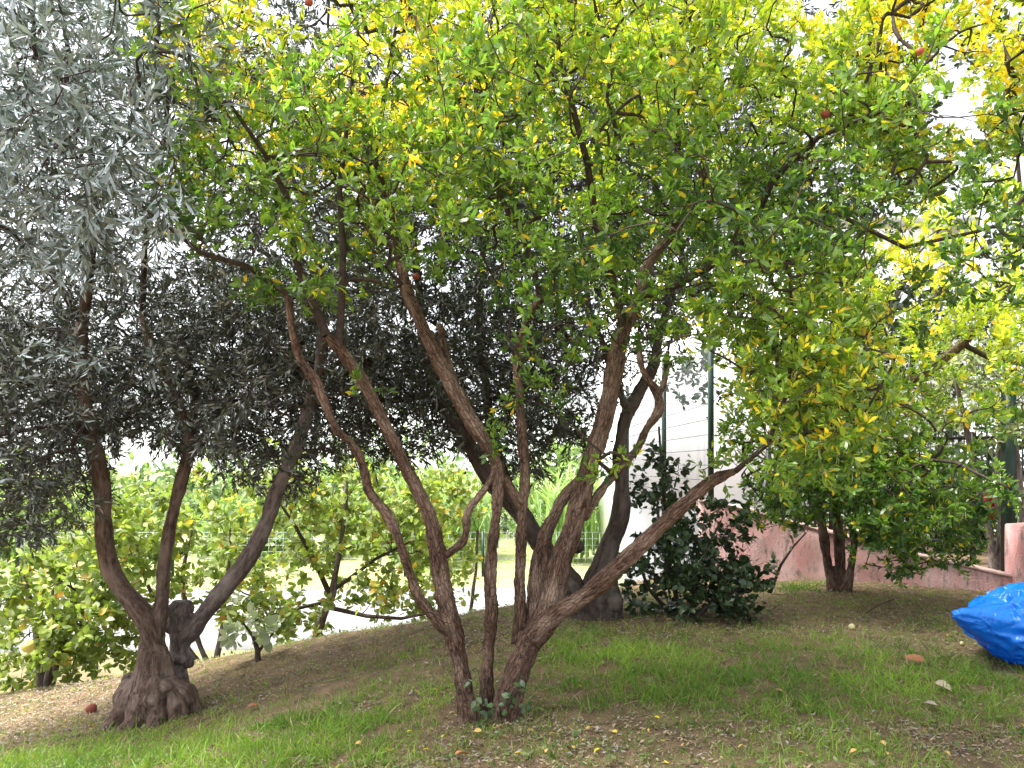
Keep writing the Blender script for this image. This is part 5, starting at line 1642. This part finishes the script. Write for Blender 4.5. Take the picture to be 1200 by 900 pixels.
# leaf litter
x, y = field(150000)
bn, gn = patchval(x, y, BARE), patchval(x, y, GREEN)
d = np.clip(0.26 + 0.7 * bn - 0.2 * gn + 0.9 * (fbm(np.c_[x, y] + 80, 2.0, 3) - .5), 0.02, 1)
k = rng.random(len(x)) < d
x, y = x[k], y[k]
n = len(x)
print('litter', n)
ax = np.c_[rng.normal(0, 1, (n, 2)), rng.normal(0, .25, n)]
nr = np.c_[rng.normal(0, .35, (n, 2)), np.ones(n)]
cc = mixc((0.13, 0.095, 0.065), (0.38, 0.30, 0.20), rng.random(n))
s = rng.random(n)
cc[s < .22] = mixc((0.20, 0.18, 0.165), (0.36, 0.33, 0.30), rng.random(n))[s < .22]
cc[s > .985] = (0.55, 0.42, 0.05)
lme = scatter_mesh('leaf_litter', TPL['litter'], np.c_[x, y, H(x, y) + rng.uniform(0.002, 0.02, n)], frames(ax, nr), rng.uniform(0.016, 0.042, n), cc)
tag(obj('leaf_litter', lme, M['litter']), 'scattered small brown and grey dead leaves over the bank', 'leaf litter', kind='stuff')

# single fallen leaves that stand out
def fallen(px, py, size, col, label, grp=None, curl=0.5, wd=0.5):
    b = ground_at(px, py)
    tv, tf = flip_up(leaf_tpl(wd, curl, curl * 0.7, 0.5, rows=4))
    tv = tv - tv.mean(0)
    me = mesh_arrays('fallen_leaf', tv * size, tf, np.repeat(np.array([col]), len(tv), 0))
    me.materials.append(M['litter'])
    o = bpy.data.objects.new('fallen_leaf', me)
    COL.objects.link(o)
    o.location = (b[0], b[1], float(b[2]) + 0.045)
    o.rotation_euler = (rng.normal(0.25, .25), rng.normal(0, .3), rng.uniform(0, 6.28))
    sm = o.modifiers.new('thick', 'SOLIDIFY'); sm.thickness = 0.0012
    tag(o, label, 'leaf', grp)
fallen(1073, 779, .15, (0.30, 0.13, 0.07), 'big curled red-brown dead leaf lying near the blue bag', wd=.4)
fallen(1105, 811, .11, (0.52, 0.42, 0.32), 'pale crumpled leaf on the grass above the bare brown patch', wd=.7)
fallen(1088, 833, .09, (0.50, 0.40, 0.34), 'pinkish pale leaf at the edge of the bare brown patch', wd=.7)
fallen(541, 893, .075, (0.55, 0.27, 0.10), 'orange-tan dead leaf in front of the many-stemmed tree', wd=.6)
fallen(593, 873, .06, (0.42, 0.22, 0.14), 'dull pinkish-brown leaf lying in front of the tree base', wd=.6)
fallen(913, 818, .07, (0.50, 0.27, 0.17), 'upright salmon-coloured dead leaf amid dark green grass', wd=.5)
fallen(296, 834, .09, (0.33, 0.14, 0.08), 'red-brown leaf on the grass edge between olive and lawn', wd=.5)
for px, py in ((672, 885), (622, 866), (700, 890), (868, 885), (480, 866), (520, 872), (648, 870), (560, 866), (500, 888), (608, 893), (720, 868), (800, 882), (940, 893), (1000, 890), (1040, 893), (420, 880), (770, 850), (690, 862), (585, 860), (455, 890), (640, 890), (1035, 880), (1110, 893), (880, 870)):
    fallen(px, py, rng.uniform(.03, .05), (0.60, 0.45, 0.05) if rng.random() < .6 else (0.55, 0.36, 0.12), 'small yellow leaf fallen on the lawn', 'yellow leaves fallen on the lawn', wd=.5)

def ground_fruit(px, py, r, mat, label, cal, cat):
    b = ground_at(px, py)
    me = fruit_mesh('fallen_fruit', r, cal, px)
    me.materials.append(M[mat])
    o = bpy.data.objects.new('fallen_fruit', me)
    COL.objects.link(o)
    o.location = (b[0], b[1], float(b[2]) + r * .85)
    o.rotation_euler = (1.2, .4, px)
    tag(o, label, cat)
ground_fruit(107, 836, 0.044, 'brown_fruit', 'dark red-brown fallen fruit lying beside the olive root burl', True, 'fruit')
ground_fruit(998, 738, 0.028, 'pale_fruit', 'pale yellow fallen fruit on the grass in front of the small tree', False, 'fruit')
ground_fruit(1127, 757, 0.018, 'pale_fruit', 'tiny pale fallen fruit on the grass beside the blue bag', False, 'fruit')
# dead stick
s0, s1 = ground_at(1015, 722), ground_at(1052, 708)
st = catmull(np.array([[*(s0 + [0, 0, .03]), .006], [*(0.5 * (s0 + s1) + [0, 0.03, .05]), .006], [*(s1 + [0, 0, .06]), .004]]), step=.05)
tv = tube_arrays(st, 6)
tag(obj('fallen_stick', mesh_arrays('fallen_stick', tv[0], tv[1], None, True, tv[2]), M['twig']), 'thin dead stick lying on the soil near the small tree', 'stick')
# ivy at the foot of the many-stemmed tree
ib = ground_at(580, 830)
ivr = thing('ivy_plant', ib, 'small dark ivy climbing at the foot of the many-stemmed tree', 'ivy')
ip = np.concatenate([P(px, py, 4.45)[None] + rng.normal(0, .025, (k, 3)) for px, py, k in ((562, 828, 9), (600, 815, 8), (606, 795, 4), (575, 835, 9), (590, 825, 6), (555, 790, 4), (565, 845, 6), (612, 830, 6))])
ist = [np.array([[*(ib + [-.05, -.1, 0]), .003], [*P(566, 820, 4.48), .003], [*P(560, 785, 4.5), .002]]), np.array([[*(ib + [.05, -.1, 0]), .003], [*P(600, 820, 4.45), .003], [*P(608, 790, 4.46), .002]])]
isk = Skeleton()
for l in ist:
    isk.limb(l, 0)
isk.grow(ip, step=.03)
isk.finish(.001, .4, .004)
tag(obj('twigs', isk.twig_mesh('twigs', [catmull(l) for l in ist]), M['twig'], ivr), kind='stuff')
n = len(ip)
c = mixc((0.03, 0.065, 0.02), (0.08, 0.14, 0.05), rng.random(n))
crown_parts(ivr, M['dark'], TPL['oval'], ip, frames(np.c_[rng.normal(0, 1, (n, 2)), rng.normal(-.3, .4, n)], np.c_[rng.normal(0, .5, n), -np.ones(n), np.ones(n)]), rng.uniform(.03, .055, n), c, 30, 'ivy')
